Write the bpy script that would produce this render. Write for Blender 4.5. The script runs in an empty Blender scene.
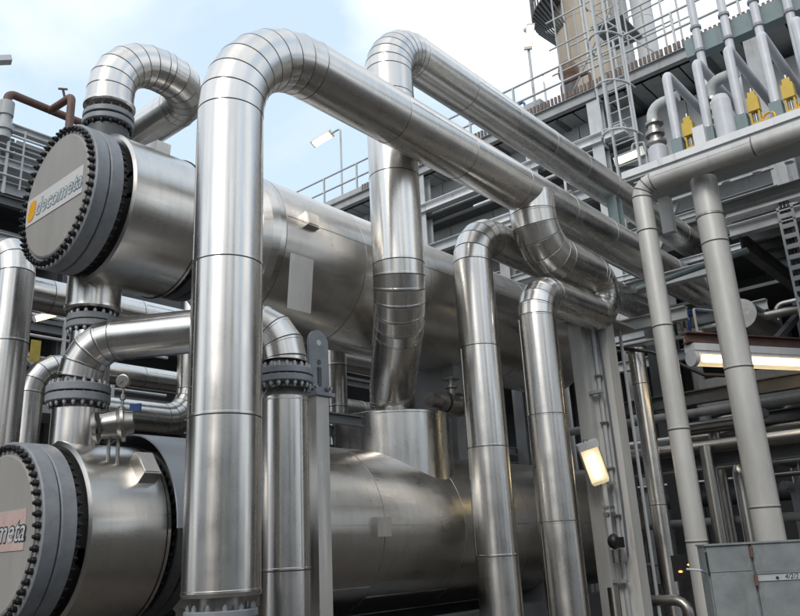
import bpy, math, random
from mathutils import Vector, Matrix
random.seed(7)
R = math.radians
S = bpy.context.scene
COL = S.collection
PI = math.pi

# ------------------------------------------------------------------ camera
fw = Vector((0.72876491, 0.611073, 0.30901699))
rt = Vector((0.65403225, -0.75482734, -0.04977445))
up = Vector((-0.20283865, -0.23838096, 0.94975313))
cam = bpy.data.cameras.new("camera")
cam.sensor_width = 36
cam.lens = 36 * 780 / 800
cam.shift_y = -8 / 800
cam.clip_end = 2000
co = bpy.data.objects.new("camera", cam)
COL.objects.link(co)
m = Matrix((rt, up, -fw)).transposed().to_4x4()
m.translation = Vector((0, 0, 1.6))
co.matrix_world = m
S.camera = co

# ------------------------------------------------------------------ sky, sun, exposure
SUN_AZ = R(196)      # direction towards the sun, measured from +X anticlockwise
SUN_EL = R(38)
w = bpy.data.worlds.new("World")
S.world = w
w.use_nodes = True
nt = w.node_tree
for n in list(nt.nodes):
    nt.nodes.remove(n)
def N(t, **k):
    n = nt.nodes.new(t)
    for a, b in k.items():
        setattr(n, a, b)
    return n
sky = N('ShaderNodeTexSky', sky_type='NISHITA', sun_disc=False, sun_elevation=SUN_EL,
        sun_rotation=PI / 2 - SUN_AZ, air_density=1.0, dust_density=1.0, ozone_density=1.5)
tc = N('ShaderNodeTexCoord')
mp = N('ShaderNodeMapping'); mp.inputs['Scale'].default_value = (1.0, 1.0, 1.5)
mp.inputs['Location'].default_value = (0.35, 0.1, 0.2)
nz = N('ShaderNodeTexNoise'); nz.inputs['Scale'].default_value = 2.2; nz.inputs['Detail'].default_value = 7
nz.inputs['Roughness'].default_value = 0.5; nz.inputs['Distortion'].default_value = 0.3
rp = N('ShaderNodeValToRGB'); rp.color_ramp.elements[0].position = 0.40; rp.color_ramp.elements[1].position = 0.62
nz2 = N('ShaderNodeTexNoise'); nz2.inputs['Scale'].default_value = 4.5; nz2.inputs['Detail'].default_value = 5
cr = N('ShaderNodeValToRGB')
cr.color_ramp.elements[0].position = 0.3; cr.color_ramp.elements[0].color = (5.7, 5.85, 6.1, 1)
cr.color_ramp.elements[1].position = 0.7; cr.color_ramp.elements[1].color = (10.0, 9.95, 9.8, 1)
veil = N('ShaderNodeMix', data_type='RGBA'); veil.inputs[0].default_value = 0.70
veil.inputs[7].default_value = (5.7, 7.0, 8.3, 1)
mx = N('ShaderNodeMix', data_type='RGBA')
bg = N('ShaderNodeBackground'); bg.inputs['Strength'].default_value = 0.15
wo = N('ShaderNodeOutputWorld')
L = nt.links.new
L(tc.outputs['Generated'], mp.inputs['Vector']); L(mp.outputs[0], nz.inputs['Vector']); L(mp.outputs[0], nz2.inputs['Vector'])
L(nz.outputs['Fac'], rp.inputs[0]); L(nz2.outputs['Fac'], cr.inputs[0])
L(sky.outputs[0], veil.inputs[6])
L(rp.outputs[0], mx.inputs[0]); L(veil.outputs[2], mx.inputs[6]); L(cr.outputs[0], mx.inputs[7])
L(mx.outputs[2], bg.inputs['Color']); L(bg.outputs[0], wo.inputs['Surface'])

sl = bpy.data.lights.new("sun", 'SUN'); sl.energy = 1.4; sl.angle = R(22); sl.color = (1, 0.94, 0.86)
so = bpy.data.objects.new("sun", sl); COL.objects.link(so)
d = Vector((math.cos(SUN_AZ) * math.cos(SUN_EL), math.sin(SUN_AZ) * math.cos(SUN_EL), math.sin(SUN_EL)))
so.rotation_euler = d.to_track_quat('Z', 'Y').to_euler()
so.location = d * 60

S.render.engine = 'CYCLES'
S.view_settings.view_transform = 'Standard'
S.view_settings.look = 'None'
S.view_settings.exposure = 0.08
S.view_settings.gamma = 1
S.cycles.max_bounces = 10
S.cycles.glossy_bounces = 8
S.cycles.sample_clamp_indirect = 8

# ------------------------------------------------------------------ materials
def mat(name, col, rough=0.5, metal=0.0, dirt=0.25, dcol=None, scale=3.0, bump=0.0, bscale=30, spec=0.5, objvar=0.0, emis=None, es=0.0, streak=0.0, rust=0.0):
    M = bpy.data.materials.new(name); M.use_nodes = True
    t = M.node_tree; b = t.nodes['Principled BSDF']
    n = lambda x: t.nodes.new(x)
    b.inputs['Roughness'].default_value = rough
    b.inputs['Metallic'].default_value = metal
    b.inputs['Specular IOR Level'].default_value = spec
    tx = n('ShaderNodeTexCoord'); nzz = n('ShaderNodeTexNoise')
    geo = n('ShaderNodeNewGeometry')
    nzz.inputs['Scale'].default_value = scale; nzz.inputs['Detail'].default_value = 6; nzz.inputs['Roughness'].default_value = 0.65
    vec = geo.outputs['Position']
    if streak:
        mm = n('ShaderNodeMapping'); mm.inputs['Scale'].default_value = (1, 1, streak)
        t.links.new(vec, mm.inputs[0]); vec = mm.outputs[0]
    t.links.new(vec, nzz.inputs['Vector'])
    rr = n('ShaderNodeValToRGB'); rr.color_ramp.elements[0].position = 0.35; rr.color_ramp.elements[1].position = 0.7
    t.links.new(nzz.outputs['Fac'], rr.inputs[0])
    mxx = n('ShaderNodeMix'); mxx.data_type = 'RGBA'
    c2 = dcol if dcol else tuple(c * (1 - dirt) for c in col)
    mxx.inputs[6].default_value = (*col, 1); mxx.inputs[7].default_value = (*c2, 1)
    t.links.new(rr.outputs[0], mxx.inputs[0])
    out = mxx.outputs[2]
    if rust:
        m_ = n('ShaderNodeMapping'); m_.inputs['Scale'].default_value = (5, 5, 0.7); t.links.new(geo.outputs['Position'], m_.inputs[0])
        r1 = n('ShaderNodeTexNoise'); r1.inputs['Scale'].default_value = 1.3; r1.inputs['Detail'].default_value = 8; r1.inputs['Roughness'].default_value = 0.7; t.links.new(m_.outputs[0], r1.inputs['Vector'])
        r2 = n('ShaderNodeMapRange'); r2.inputs['From Min'].default_value = 0.57; r2.inputs['From Max'].default_value = 0.72; r2.inputs['To Max'].default_value = rust; t.links.new(r1.outputs['Fac'], r2.inputs[0])
        r3 = n('ShaderNodeMix'); r3.data_type = 'RGBA'; r3.inputs[7].default_value = (0.12, 0.075, 0.05, 1); t.links.new(r2.outputs[0], r3.inputs[0]); t.links.new(out, r3.inputs[6]); out = r3.outputs[2]
    if objvar:
        oi = n('ShaderNodeObjectInfo'); hs = n('ShaderNodeHueSaturation'); mr = n('ShaderNodeMapRange')
        mr.inputs['To Min'].default_value = 1 - objvar; mr.inputs['To Max'].default_value = 1 + objvar
        t.links.new(oi.outputs['Random'], mr.inputs[0]); t.links.new(mr.outputs[0], hs.inputs['Value']); t.links.new(out, hs.inputs['Color'])
        out = hs.outputs[0]
    t.links.new(out, b.inputs['Base Color'])
    if bump:
        bn = n('ShaderNodeTexNoise'); bn.inputs['Scale'].default_value = bscale; bn.inputs['Detail'].default_value = 4
        t.links.new(geo.outputs['Position'], bn.inputs['Vector'])
        bu = n('ShaderNodeBump'); bu.inputs['Strength'].default_value = bump; bu.inputs['Distance'].default_value = 0.01
        t.links.new(bn.outputs['Fac'], bu.inputs['Height']); t.links.new(bu.outputs[0], b.inputs['Normal'])
    if emis:
        b.inputs['Emission Color'].default_value = (*emis, 1); b.inputs['Emission Strength'].default_value = es
    return M

def steel(name, col, r0, r1, ripple=0.15, var=0.07, aniso=0.6):
    """rolled stainless cladding: brushed grain, handling marks, slightly wavy sheet"""
    M = bpy.data.materials.new(name); M.use_nodes = True
    t = M.node_tree; b = t.nodes['Principled BSDF']; n = lambda x: t.nodes.new(x); l = t.links.new
    b.inputs['Metallic'].default_value = 1
    b.inputs['Anisotropic'].default_value = aniso
    b.inputs['Anisotropic Rotation'].default_value = 0.25
    tx = n('ShaderNodeTexCoord'); tg = n('ShaderNodeTangent'); tg.direction_type = 'UV_MAP'
    l(tg.outputs[0], b.inputs['Tangent'])
    oi = n('ShaderNodeObjectInfo')
    ad = n('ShaderNodeVectorMath'); ad.operation = 'MULTIPLY_ADD'
    ad.inputs[1].default_value = (1, 1, 1)
    cx = n('ShaderNodeCombineXYZ'); ml = n('ShaderNodeMath'); ml.operation = 'MULTIPLY'; ml.inputs[1].default_value = 37
    l(oi.outputs['Random'], ml.inputs[0]); l(ml.outputs[0], cx.inputs[2])
    l(tx.outputs['UV'], ad.inputs[0]); l(cx.outputs[0], ad.inputs[2])
    # streaks along the sheet
    m1 = n('ShaderNodeMapping'); m1.inputs['Scale'].default_value = (14, 0.8, 1)
    l(ad.outputs[0], m1.inputs[0])
    n1 = n('ShaderNodeTexNoise'); n1.inputs['Scale'].default_value = 1; n1.inputs['Detail'].default_value = 5; l(m1.outputs[0], n1.inputs['Vector'])
    n2 = n('ShaderNodeTexNoise'); n2.inputs['Scale'].default_value = 2.6; n2.inputs['Detail'].default_value = 4; n2.inputs['Roughness'].default_value = 0.5; l(ad.outputs[0], n2.inputs['Vector'])
    av = n('ShaderNodeMath'); av.operation = 'MULTIPLY'; l(n1.outputs['Fac'], av.inputs[0]); l(n2.outputs['Fac'], av.inputs[1])
    mr = n('ShaderNodeMapRange'); mr.inputs['From Min'].default_value = 0.12; mr.inputs['From Max'].default_value = 0.4
    mr.inputs['To Min'].default_value = r0; mr.inputs['To Max'].default_value = r1
    l(av.outputs[0], mr.inputs[0]); l(mr.outputs[0], b.inputs['Roughness'])
    # colour: per sheet tone plus faint blotches
    hs = n('ShaderNodeHueSaturation'); hs.inputs['Color'].default_value = (*col, 1)
    m2 = n('ShaderNodeMapRange'); m2.inputs['To Min'].default_value = 1 - var; m2.inputs['To Max'].default_value = 1 + var
    l(oi.outputs['Random'], m2.inputs[0])
    m3 = n('ShaderNodeMapRange'); m3.inputs['From Min'].default_value = 0.3; m3.inputs['From Max'].default_value = 0.7
    m3.inputs['To Min'].default_value = 0.96; m3.inputs['To Max'].default_value = 1.02
    l(n2.outputs['Fac'], m3.inputs[0])
    mu = n('ShaderNodeMath'); mu.operation = 'MULTIPLY'; l(m2.outputs[0], mu.inputs[0]); l(m3.outputs[0], mu.inputs[1])
    gp = n('ShaderNodeNewGeometry'); m6 = n('ShaderNodeMapping'); m6.inputs['Scale'].default_value = (9, 9, 0.9); l(gp.outputs['Position'], m6.inputs[0])
    n5 = n('ShaderNodeTexNoise'); n5.inputs['Scale'].default_value = 1; n5.inputs['Detail'].default_value = 6; n5.inputs['Roughness'].default_value = 0.65; l(m6.outputs[0], n5.inputs['Vector'])
    m7 = n('ShaderNodeMapRange'); m7.inputs['From Min'].default_value = 0.50; m7.inputs['From Max'].default_value = 0.72; m7.inputs['To Min'].default_value = 1.0; m7.inputs['To Max'].default_value = 0.87
    l(n5.outputs['Fac'], m7.inputs[0])
    mu2 = n('ShaderNodeMath'); mu2.operation = 'MULTIPLY'; l(mu.outputs[0], mu2.inputs[0]); l(m7.outputs[0], mu2.inputs[1])
    l(mu2.outputs[0], hs.inputs['Value']); l(hs.outputs[0], b.inputs['Base Color'])
    # wavy sheet
    m4 = n('ShaderNodeMapping'); m4.inputs['Scale'].default_value = (3.2, 0.3, 1); l(ad.outputs[0], m4.inputs[0])
    n3 = n('ShaderNodeTexNoise'); n3.inputs['Scale'].default_value = 1.6; n3.inputs['Detail'].default_value = 2; l(m4.outputs[0], n3.inputs['Vector'])
    m5 = n('ShaderNodeMapping'); m5.inputs['Scale'].default_value = (160, 6, 1); l(ad.outputs[0], m5.inputs[0])
    n4 = n('ShaderNodeTexNoise'); n4.inputs['Scale'].default_value = 1; l(m5.outputs[0], n4.inputs['Vector'])
    b1 = n('ShaderNodeBump'); b1.inputs['Strength'].default_value = ripple; b1.inputs['Distance'].default_value = 0.02; l(n3.outputs['Fac'], b1.inputs['Height'])
    b2 = n('ShaderNodeBump'); b2.inputs['Strength'].default_value = 0.008; b2.inputs['Distance'].default_value = 0.002
    l(n4.outputs['Fac'], b2.inputs['Height']); l(b1.outputs[0], b2.inputs['Normal']); l(b2.outputs[0], b.inputs['Normal'])
    return M

STEEL = steel('stainless_cladding', (0.73, 0.705, 0.67), 0.23, 0.35)
STEELV = steel('vessel_cladding', (0.66, 0.635, 0.60), 0.26, 0.38, ripple=0.08, aniso=0.6)
STEELD = steel('weathered_cladding', (0.50, 0.48, 0.45), 0.25, 0.42)
BARE = mat('bare_steel', (0.42, 0.40, 0.38), 0.35, 0.9, 0.3, scale=14)
FLG = mat('grey_flange_paint', (0.27, 0.285, 0.305), 0.5, 0, 0.25, scale=9, bump=0.05, rust=0.25)
FLGD = mat('dark_flange_paint', (0.085, 0.09, 0.095), 0.5, 0, 0.3, scale=9)
COVER = mat('cover_paint', (0.34, 0.33, 0.31), 0.5, 0, 0.14, scale=2.5, streak=0.3, rust=0.15)
SEAM = mat('seam_sealant', (0.36, 0.35, 0.335), 0.45, 0.6, 0.3, scale=12)
BOLT = mat('black_bolt', (0.025, 0.022, 0.022), 0.45, 0.3, 0.3, scale=30)
BOLTG = mat('galvanised_bolt', (0.42, 0.43, 0.44), 0.4, 0.6, 0.3, scale=30)
GAPM = mat('gasket_black', (0.015, 0.015, 0.015), 0.8)
BEIGE = mat('beige_grey_cladding', (0.56, 0.55, 0.52), 0.40, 0.2, 0.22, scale=2.4, objvar=0.06, streak=0.35, bump=0.03, rust=0.22)
GREY = mat('grey_structural_paint', (0.38, 0.39, 0.395), 0.55, 0, 0.25, scale=2.2, objvar=0.08, rust=0.55)
LGREY = mat('light_grey_paint', (0.50, 0.52, 0.53), 0.5, 0, 0.2, scale=2.2, objvar=0.08, rust=0.45)
WHITE = mat('white_paint', (0.72, 0.73, 0.74), 0.45, 0, 0.12, scale=3, rust=0.35)
DGREY = mat('dark_structural_paint', (0.13, 0.135, 0.14), 0.6, 0, 0.35, scale=2.0, objvar=0.15, rust=0.4)
CONC = mat('concrete', (0.30, 0.30, 0.295), 0.8, 0, 0.25, scale=1.6, bump=0.2, streak=0.4)
GRATE = mat('grating_steel', (0.14, 0.145, 0.15), 0.55, 0.4, 0.3, scale=5)
RUST = mat('rust_brown_paint', (0.16, 0.085, 0.065), 0.6, 0, 0.4, scale=6)
LAV = mat('pale_grey_pipe_paint', (0.56, 0.575, 0.605), 0.4, 0, 0.12, scale=5, objvar=0.04, rust=0.15)
YEL = mat('yellow_paint', (0.60, 0.41, 0.05), 0.4, 0, 0.15, scale=8, rust=0.35)
YELD = mat('shaded_yellow_paint', (0.42, 0.32, 0.05), 0.5, 0, 0.3, scale=8)  # yellow darkened in its colour to stand for shade on the sign
TEAL = mat('grey_green_paint', (0.20, 0.265, 0.27), 0.5, 0, 0.2, scale=3, rust=0.35)
STACK = mat('cream_stack_paint', (0.46, 0.40, 0.31), 0.6, 0, 0.2, dcol=(0.27, 0.225, 0.17), scale=0.8, streak=0.25)
TANK = mat('tank_paint', (0.55, 0.56, 0.57), 0.5, 0, 0.12, scale=0.8)
GALV = mat('galvanised_sheet', (0.315, 0.34, 0.345), 0.48, 0.35, 0.3, scale=5, bump=0.04, bscale=14, rust=0.35)
COLM = mat('light_column_paint', (0.62, 0.62, 0.60), 0.6, 0, 0.2, dcol=(0.47, 0.46, 0.44), scale=3.5, streak=0.12, bump=0.05, rust=0.4)
COVERB = mat('pale_blue_grey_sheet', (0.36, 0.39, 0.43), 0.45, 0.3, 0.12, scale=2)
FOIL = mat('crumpled_foil', (0.62, 0.60, 0.57), 0.35, 0.9, 0.2, scale=10, bump=0.9, bscale=9)
PLAST = mat('lamp_housing', (0.62, 0.64, 0.66), 0.4, 0, 0.1)
LAMPW = mat('warm_tube_light', (0.9, 0.8, 0.6), 0.4, emis=(1.0, 0.80, 0.50), es=5.0)
LAMPL = mat('small_lamp_glow', (0.9, 0.8, 0.6), 0.4, emis=(1.0, 0.80, 0.45), es=3.0)
AMBER = mat('amber_glow', (0.8, 0.5, 0.2), 0.4, emis=(1.0, 0.5, 0.15), es=1.6)
DIFF = mat('lamp_diffuser', (0.55, 0.5, 0.38), 0.2, emis=(1.0, 0.66, 0.25), es=0.45)
def glass(name, col, rough, tr, es, ecol):
    M = mat(name, col, rough, dirt=0.05, emis=ecol, es=es); b = M.node_tree.nodes['Principled BSDF']
    b.inputs['Transmission Weight'].default_value = tr; b.inputs['IOR'].default_value = 1.05
    return M
DIFF = glass('lamp_glass', (0.97, 0.93, 0.82), 0.25, 0.9, 0.22, (1.0, 0.80, 0.50))
TDIFF = glass('tube_lamp_glass', (0.95, 0.93, 0.86), 0.3, 0.85, 0.22, (1.0, 0.78, 0.45))
BLUE = mat('blue_tag', (0.03, 0.10, 0.32), 0.4)
BLACK = mat('black_plastic', (0.02, 0.02, 0.022), 0.4)
SIGNW = mat('white_sign', (0.62, 0.61, 0.60), 0.4, dirt=0.06)
SIGNP = mat('pinkish_sign', (0.58, 0.45, 0.42), 0.4, dirt=0.1, dcol=(0.52, 0.36, 0.33), scale=8)
ORANGE = mat('orange_mark', (0.85, 0.42, 0.02), 0.4)
INKG = mat('grey_lettering', (0.20, 0.25, 0.27), 0.4)
INKD = mat('dark_lettering', (0.03, 0.035, 0.04), 0.4)
INKW = mat('pale_lettering', (0.60, 0.66, 0.68), 0.4)
COPPER = mat('brown_motor', (0.22, 0.12, 0.07), 0.5, dirt=0.4)
GRBR = mat('brown_grating', (0.17, 0.12, 0.095), 0.6, 0, 0.4, scale=6)
CABLE = mat('cable_blue_grey', (0.12, 0.14, 0.17), 0.5)
HOUSE = mat('wall_cladding', (0.42, 0.43, 0.43), 0.6, dirt=0.15, scale=0.7, streak=0.2, rust=0.4)
DARKW = mat('shade_backdrop', (0.10, 0.102, 0.105), 0.7, dirt=0.3, scale=0.9)  # dark base colour stands in for deep shade on backdrop walls
GROUND = mat('yard_concrete', (0.085, 0.078, 0.07), 0.85, dirt=0.35, scale=0.5, bump=0.2, bscale=8)

# ------------------------------------------------------------------ mesh builder
def basis(d):
    d = Vector(d).normalized()
    a = Vector((0, 0, 1)) if abs(d.z) < 0.9 else Vector((1, 0, 0))
    u = d.cross(a).normalized(); v = d.cross(u).normalized()
    return u, v

class MB:
    def __init__(s):
        s.v = []; s.f = []; s.sm = []; s.uv = []; s.mi = []
        s.cur = 0
    def face(s, pts, smooth=False, uv=None):
        i = len(s.v); s.v += [Vector(p) for p in pts]; s.f.append(tuple(range(i, i + len(pts)))); s.sm.append(smooth); s.mi.append(s.cur)
        s.uv.append(uv or [(p[0] + p[1], p[2]) for p in pts])
    def obox(s, c, ax, h):
        c = Vector(c); X, Y, Z = [Vector(a).normalized() * b for a, b in zip(ax, h)]
        P = lambda i, j, k: c + X * i + Y * j + Z * k
        for q in (((-1,-1,-1),(-1,1,-1),(1,1,-1),(1,-1,-1)), ((-1,-1,1),(1,-1,1),(1,1,1),(-1,1,1)),
                  ((-1,-1,-1),(1,-1,-1),(1,-1,1),(-1,-1,1)), ((1,-1,-1),(1,1,-1),(1,1,1),(1,-1,1)),
                  ((1,1,-1),(-1,1,-1),(-1,1,1),(1,1,1)), ((-1,1,-1),(-1,-1,-1),(-1,-1,1),(-1,1,1))):
            s.face([P(*t) for t in q])
        return s
    def box(s, x0, x1, y0, y1, z0, z1):
        return s.obox(((x0+x1)/2, (y0+y1)/2, (z0+z1)/2), ((1,0,0),(0,1,0),(0,0,1)), ((x1-x0)/2, (y1-y0)/2, (z1-z0)/2))
    def strip(s, A, B, smooth=True, ua=None, va=0.0, vb=1.0, rad=1.0):
        n = len(A); i = len(s.v); s.v += A + B
        for k in range(n):
            q = (k + 1) % n
            s.f.append((i + k, i + q, i + n + q, i + n + k)); s.sm.append(smooth); s.mi.append(s.cur)
            a0 = k / n * 2 * PI * rad; a1 = (k + 1) / n * 2 * PI * rad
            s.uv.append([(a0, va), (a1, va), (a1, vb), (a0, vb)])
    def ring(s, c, u, v, r, n):
        c = Vector(c)
        return [c + u * (r * math.cos(2 * PI * k / n)) + v * (r * math.sin(2 * PI * k / n)) for k in range(n)]
    def lathe(s, p, d, prof, n=24, cap0=True, cap1=True, uv=None):
        """prof: list of (distance along d, radius)"""
        p = Vector(p); d = Vector(d).normalized(); u, v = uv or basis(d)
        # make orientation outward: ring goes so that normals point out
        if u.cross(v).dot(d) < 0: v = -v
        rs = [s.ring(p + d * t, u, v, max(r, 1e-4), n) for t, r in prof]
        for a in range(len(prof) - 1):
            s.strip(list(rs[a]), list(rs[a + 1]), True, va=prof[a][0], vb=prof[a + 1][0], rad=max(prof[a][1], 0.05))
        if cap0: s.face(list(reversed(rs[0])))
        if cap1: s.face(list(rs[-1]))
        return s
    def cyl(s, p0, p1, r, n=12, r1=None):
        p0 = Vector(p0); p1 = Vector(p1); l = (p1 - p0).length
        return s.lathe(p0, p1 - p0, [(0, r), (l, r if r1 is None else r1)], n)
    def ibeam(s, p0, p1, h=0.3, b=0.2, tf=0.02, tw=0.015, upv=(0, 0, 1)):
        p0 = Vector(p0); p1 = Vector(p1); d = (p1 - p0); L_ = d.length / 2; d.normalize()
        side = d.cross(Vector(upv)).normalized(); U = side.cross(d).normalized(); c = (p0 + p1) / 2
        s.obox(c + U * (h/2 - tf/2), (d, side, U), (L_, b/2, tf/2)); s.obox(c - U * (h/2 - tf/2), (d, side, U), (L_, b/2, tf/2))
        s.obox(c, (d, side, U), (L_ - 0.001, tw/2, h/2 - tf))
        return s
    def bar(s, p0, p1, a, b, upv=(0, 0, 1)):
        p0 = Vector(p0); p1 = Vector(p1); d = (p1 - p0); L_ = d.length / 2; d.normalize()
        side = d.cross(Vector(upv))
        if side.length < 1e-4: side = d.cross(Vector((1, 0, 0)))
        side.normalize(); U = side.cross(d).normalized()
        return s.obox((p0 + p1) / 2, (d, side, U), (L_, a/2, b/2))
    def tube(s, pts, r, n=10, br=None):
        """plain bent rod through points with rounded corners"""
        cl = centreline([Vector(p) for p in pts], br if br else r * 2.2, 5)
        fr = frames(cl)
        rs = [s.ring(c, u, v, r, n) for c, (u, v) in zip(cl, fr)]
        acc = 0
        i = len(s.v)
        for a in range(len(cl)): s.v += rs[a]
        for a in range(len(cl) - 1):
            for k in range(n):
                q = (k + 1) % n
                s.f.append((i + a*n + k, i + a*n + q, i + (a+1)*n + q, i + (a+1)*n + k)); s.sm.append(True); s.mi.append(s.cur)
                s.uv.append([(k/n*2*PI*r, acc)] * 4)
        s.face(list(reversed(rs[0]))); s.face(list(rs[-1]))
        return s
    def sphere(s, c, r, n=12, sc=(1, 1, 1), m=8):
        c = Vector(c); rows = []
        for j in range(m + 1):
            th = PI * j / m
            rows.append([c + Vector((r*sc[0]*math.sin(th)*math.cos(2*PI*k/n), r*sc[1]*math.sin(th)*math.sin(2*PI*k/n), r*sc[2]*math.cos(th))) for k in range(n)])
        i = len(s.v)
        for a in rows: s.v += a
        for j in range(m):
            for k in range(n):
                q = (k+1) % n
                s.f.append((i+j*n+k, i+(j+1)*n+k, i+(j+1)*n+q, i+j*n+q)); s.sm.append(True); s.mi.append(s.cur); s.uv.append([(0, 0)]*4)
        return s
    def prism(s, poly, d, smooth=False):
        """closed polygon (3D points) extruded by d"""
        d = Vector(d); A = [Vector(p) for p in poly]; B = [p + d for p in A]
        s.face(list(reversed(A))); s.face(B)
        n = len(A)
        for k in range(n):
            q = (k+1) % n; s.face([A[k], A[q], B[q], B[k]], smooth)
        return s
    def mesh(s, name, mats, origin=(0, 0, 0)):
        o = Vector(origin); me = bpy.data.meshes.new(name)
        me.from_pydata([tuple(p - o) for p in s.v], [], s.f)
        me.polygons.foreach_set('use_smooth', s.sm)
        if not isinstance(mats, (list, tuple)): mats = [mats]
        if len(mats) == 1 and 1 in s.mi: mats = [mats[0], SEAM]
        for mm in mats: me.materials.append(mm)
        if len(mats) > 1: me.polygons.foreach_set('material_index', s.mi)
        uvl = me.uv_layers.new(name='UVMap'); flat = []
        for q in s.uv:
            for a in q: flat += [a[0], a[1]]
        uvl.data.foreach_set('uv', flat)
        me.update()
        return me

def centreline(P, br, n):
    out = [P[0]]
    for i in range(1, len(P) - 1):
        b = br[i - 1] if isinstance(br, (list, tuple)) else br
        a = (P[i-1] - P[i]).normalized(); c = (P[i+1] - P[i]).normalized()
        ang = PI - a.angle(c)
        if ang < 1e-3: out.append(P[i]); continue
        t = b * math.tan(ang / 2)
        p0 = P[i] + a * t; nrm = (a + c).normalized(); cen = P[i] + nrm * (b / math.cos(ang / 2))
        x = (p0 - cen); ax = x.cross(-a).normalized()
        k = max(2, round(n * ang / (PI / 2)))
        for j in range(k + 1):
            out.append(cen + Matrix.Rotation(ang * j / k, 3, ax) @ x)
    out.append(P[-1])
    return out

def frames(cl):
    T = []
    for i in range(len(cl)):
        if i == 0: t = cl[1] - cl[0]
        elif i == len(cl) - 1: t = cl[-1] - cl[-2]
        else: t = (cl[i] - cl[i-1]).normalized() + (cl[i+1] - cl[i]).normalized()
        T.append(t.normalized())
    u, v = basis(T[0])
    if u.cross(v).dot(T[0]) < 0: v = -v
    F = [(u, v)]
    for i in range(1, len(T)):
        q = T[i-1].rotation_difference(T[i])
        u = (q @ u).normalized(); v = T[i].cross(u).normalized()
        F.append((u, v))
    return F

# ------------------------------------------------------------------ object helpers
ORG = {}
def thing(name, label, cat, loc=(0, 0, 0), group=None, kind=None):
    o = bpy.data.objects.new(name, None); COL.objects.link(o); o.location = loc; o.empty_display_size = 0.2
    o['label'] = label; o['category'] = cat
    if group: o['group'] = group
    ORG[o] = Vector(loc)
    return o
def part(name, mb, mats, parent, label=None, kind=None):
    org = ORG[parent]
    o = bpy.data.objects.new(name, mb.mesh(name, mats, org)); COL.objects.link(o); o.parent = parent
    ORG[o] = org.copy()
    if label: o['label'] = label
    if kind: o['kind'] = kind
    return o
def inst(name, me, loc, parent, rot=None):
    o = bpy.data.objects.new(name, me); COL.objects.link(o); o.parent = parent
    o.location = Vector(loc) - ORG[parent]
    if rot is not None: o.rotation_euler = rot
    ORG[o] = Vector(loc)
    return o
def solo(name, mb, mats, label, cat, group=None, loc=None):
    org = Vector(loc) if loc else sum(mb.v, Vector()) / len(mb.v)
    o = bpy.data.objects.new(name, mb.mesh(name, mats, org)); COL.objects.link(o); o.location = org
    o['label'] = label; o['category'] = cat
    if group: o['group'] = group
    ORG[o] = org
    return o
def struct(name, mb, mats):
    o = bpy.data.objects.new(name, mb.mesh(name, mats)); COL.objects.link(o); o['kind'] = 'structure'; ORG[o] = Vector()
    return o
def aim(d):
    return Vector(d).to_track_quat('Z', 'Y').to_euler()

def text_mesh(txt, size, mats, shear=0.0, extrude=0.002, offset=0.0):
    c = bpy.data.curves.new('lettering', 'FONT'); c.body = txt; c.size = size; c.shear = shear; c.extrude = extrude; c.offset = offset
    c.align_x = 'CENTER'; c.align_y = 'CENTER'
    o = bpy.data.objects.new('lettering', c); COL.objects.link(o)
    dg = bpy.context.evaluated_depsgraph_get(); me = bpy.data.meshes.new_from_object(o.evaluated_get(dg))
    bpy.data.objects.remove(o); me.materials.clear(); me.materials.append(mats)
    return me

# ------------------------------------------------------------------ pipes in sheet cladding
LAP = random.Random(3); LAPA = (-1.15, 1.0, -.75, .8, 2.2, -2.4); VIEW = Vector((0, 0, 1.6))
GRV = 0.006; LIP = 0.0028
LIPX = [1.0]
def section(c0, f0, c1, f1, r0, r1, v0, n=44, lip=True):
    mb = MB(); L_ = (c1 - c0).length
    k_ = LIPX[0]; prof = [(0, -0.012), (GRV*k_, 0.0), (GRV*k_ + 0.001, LIP*k_), (GRV*k_ + 0.018, LIP*k_), (GRV*k_ + 0.022, 0), (L_ - GRV*k_, 0), (L_, -0.012)]
    if not lip: prof = [(0, -0.006), (0.004, 0), (L_ - 0.004, 0), (L_, -0.006)]
    rs = []
    for t, dr in prof:
        k = t / L_; c = c0.lerp(c1, k); u = f0[0].lerp(f1[0], k); v = f0[1].lerp(f1[1], k); r = r0 + (r1 - r0) * k
        rs.append((t, mb.ring(c, u, v, r + dr, n)))
    for a in range(len(rs) - 1):
        mb.cur = 1 if a in (0, len(rs) - 2) or (lip and a == 1) else 0
        mb.strip(list(rs[a][1]), list(rs[a+1][1]), True, va=v0 + rs[a][0], vb=v0 + rs[a+1][0], rad=r0)
    mb.cur = 0
    if lip and L_ > 0.7:
        d = (c1 - c0) / L_; th = LAP.choice(LAPA) + LAP.uniform(-.25, .25)
        o = VIEW - c0.lerp(c1, .5); o = (o - d * o.dot(d)).normalized(); tq = d.cross(o)
        dirn = o * math.cos(th) + tq * math.sin(th); sd = d.cross(dirn)
        a_, b_ = c0 + d * .03 + dirn * (r0 + .0005), c1 - d * .012 + dirn * (r1 + .0005)
        mb.obox((a_ + b_) / 2, (d, sd, dirn), ((b_ - a_).length / 2, .013, .0028))
        k = int(L_ / .16)
        for j in range(k):
            q = a_.lerp(b_, (j + .5) / k) + dirn * .0025
            e = [q + d * (.0075 * math.cos(x * PI / 3)) + sd * (.0075 * math.sin(x * PI / 3)) for x in range(6)]
            tp = q + dirn * .004
            for x in range(6): mb.face([e[x], e[(x + 1) % 6], tp])
    return mb

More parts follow.
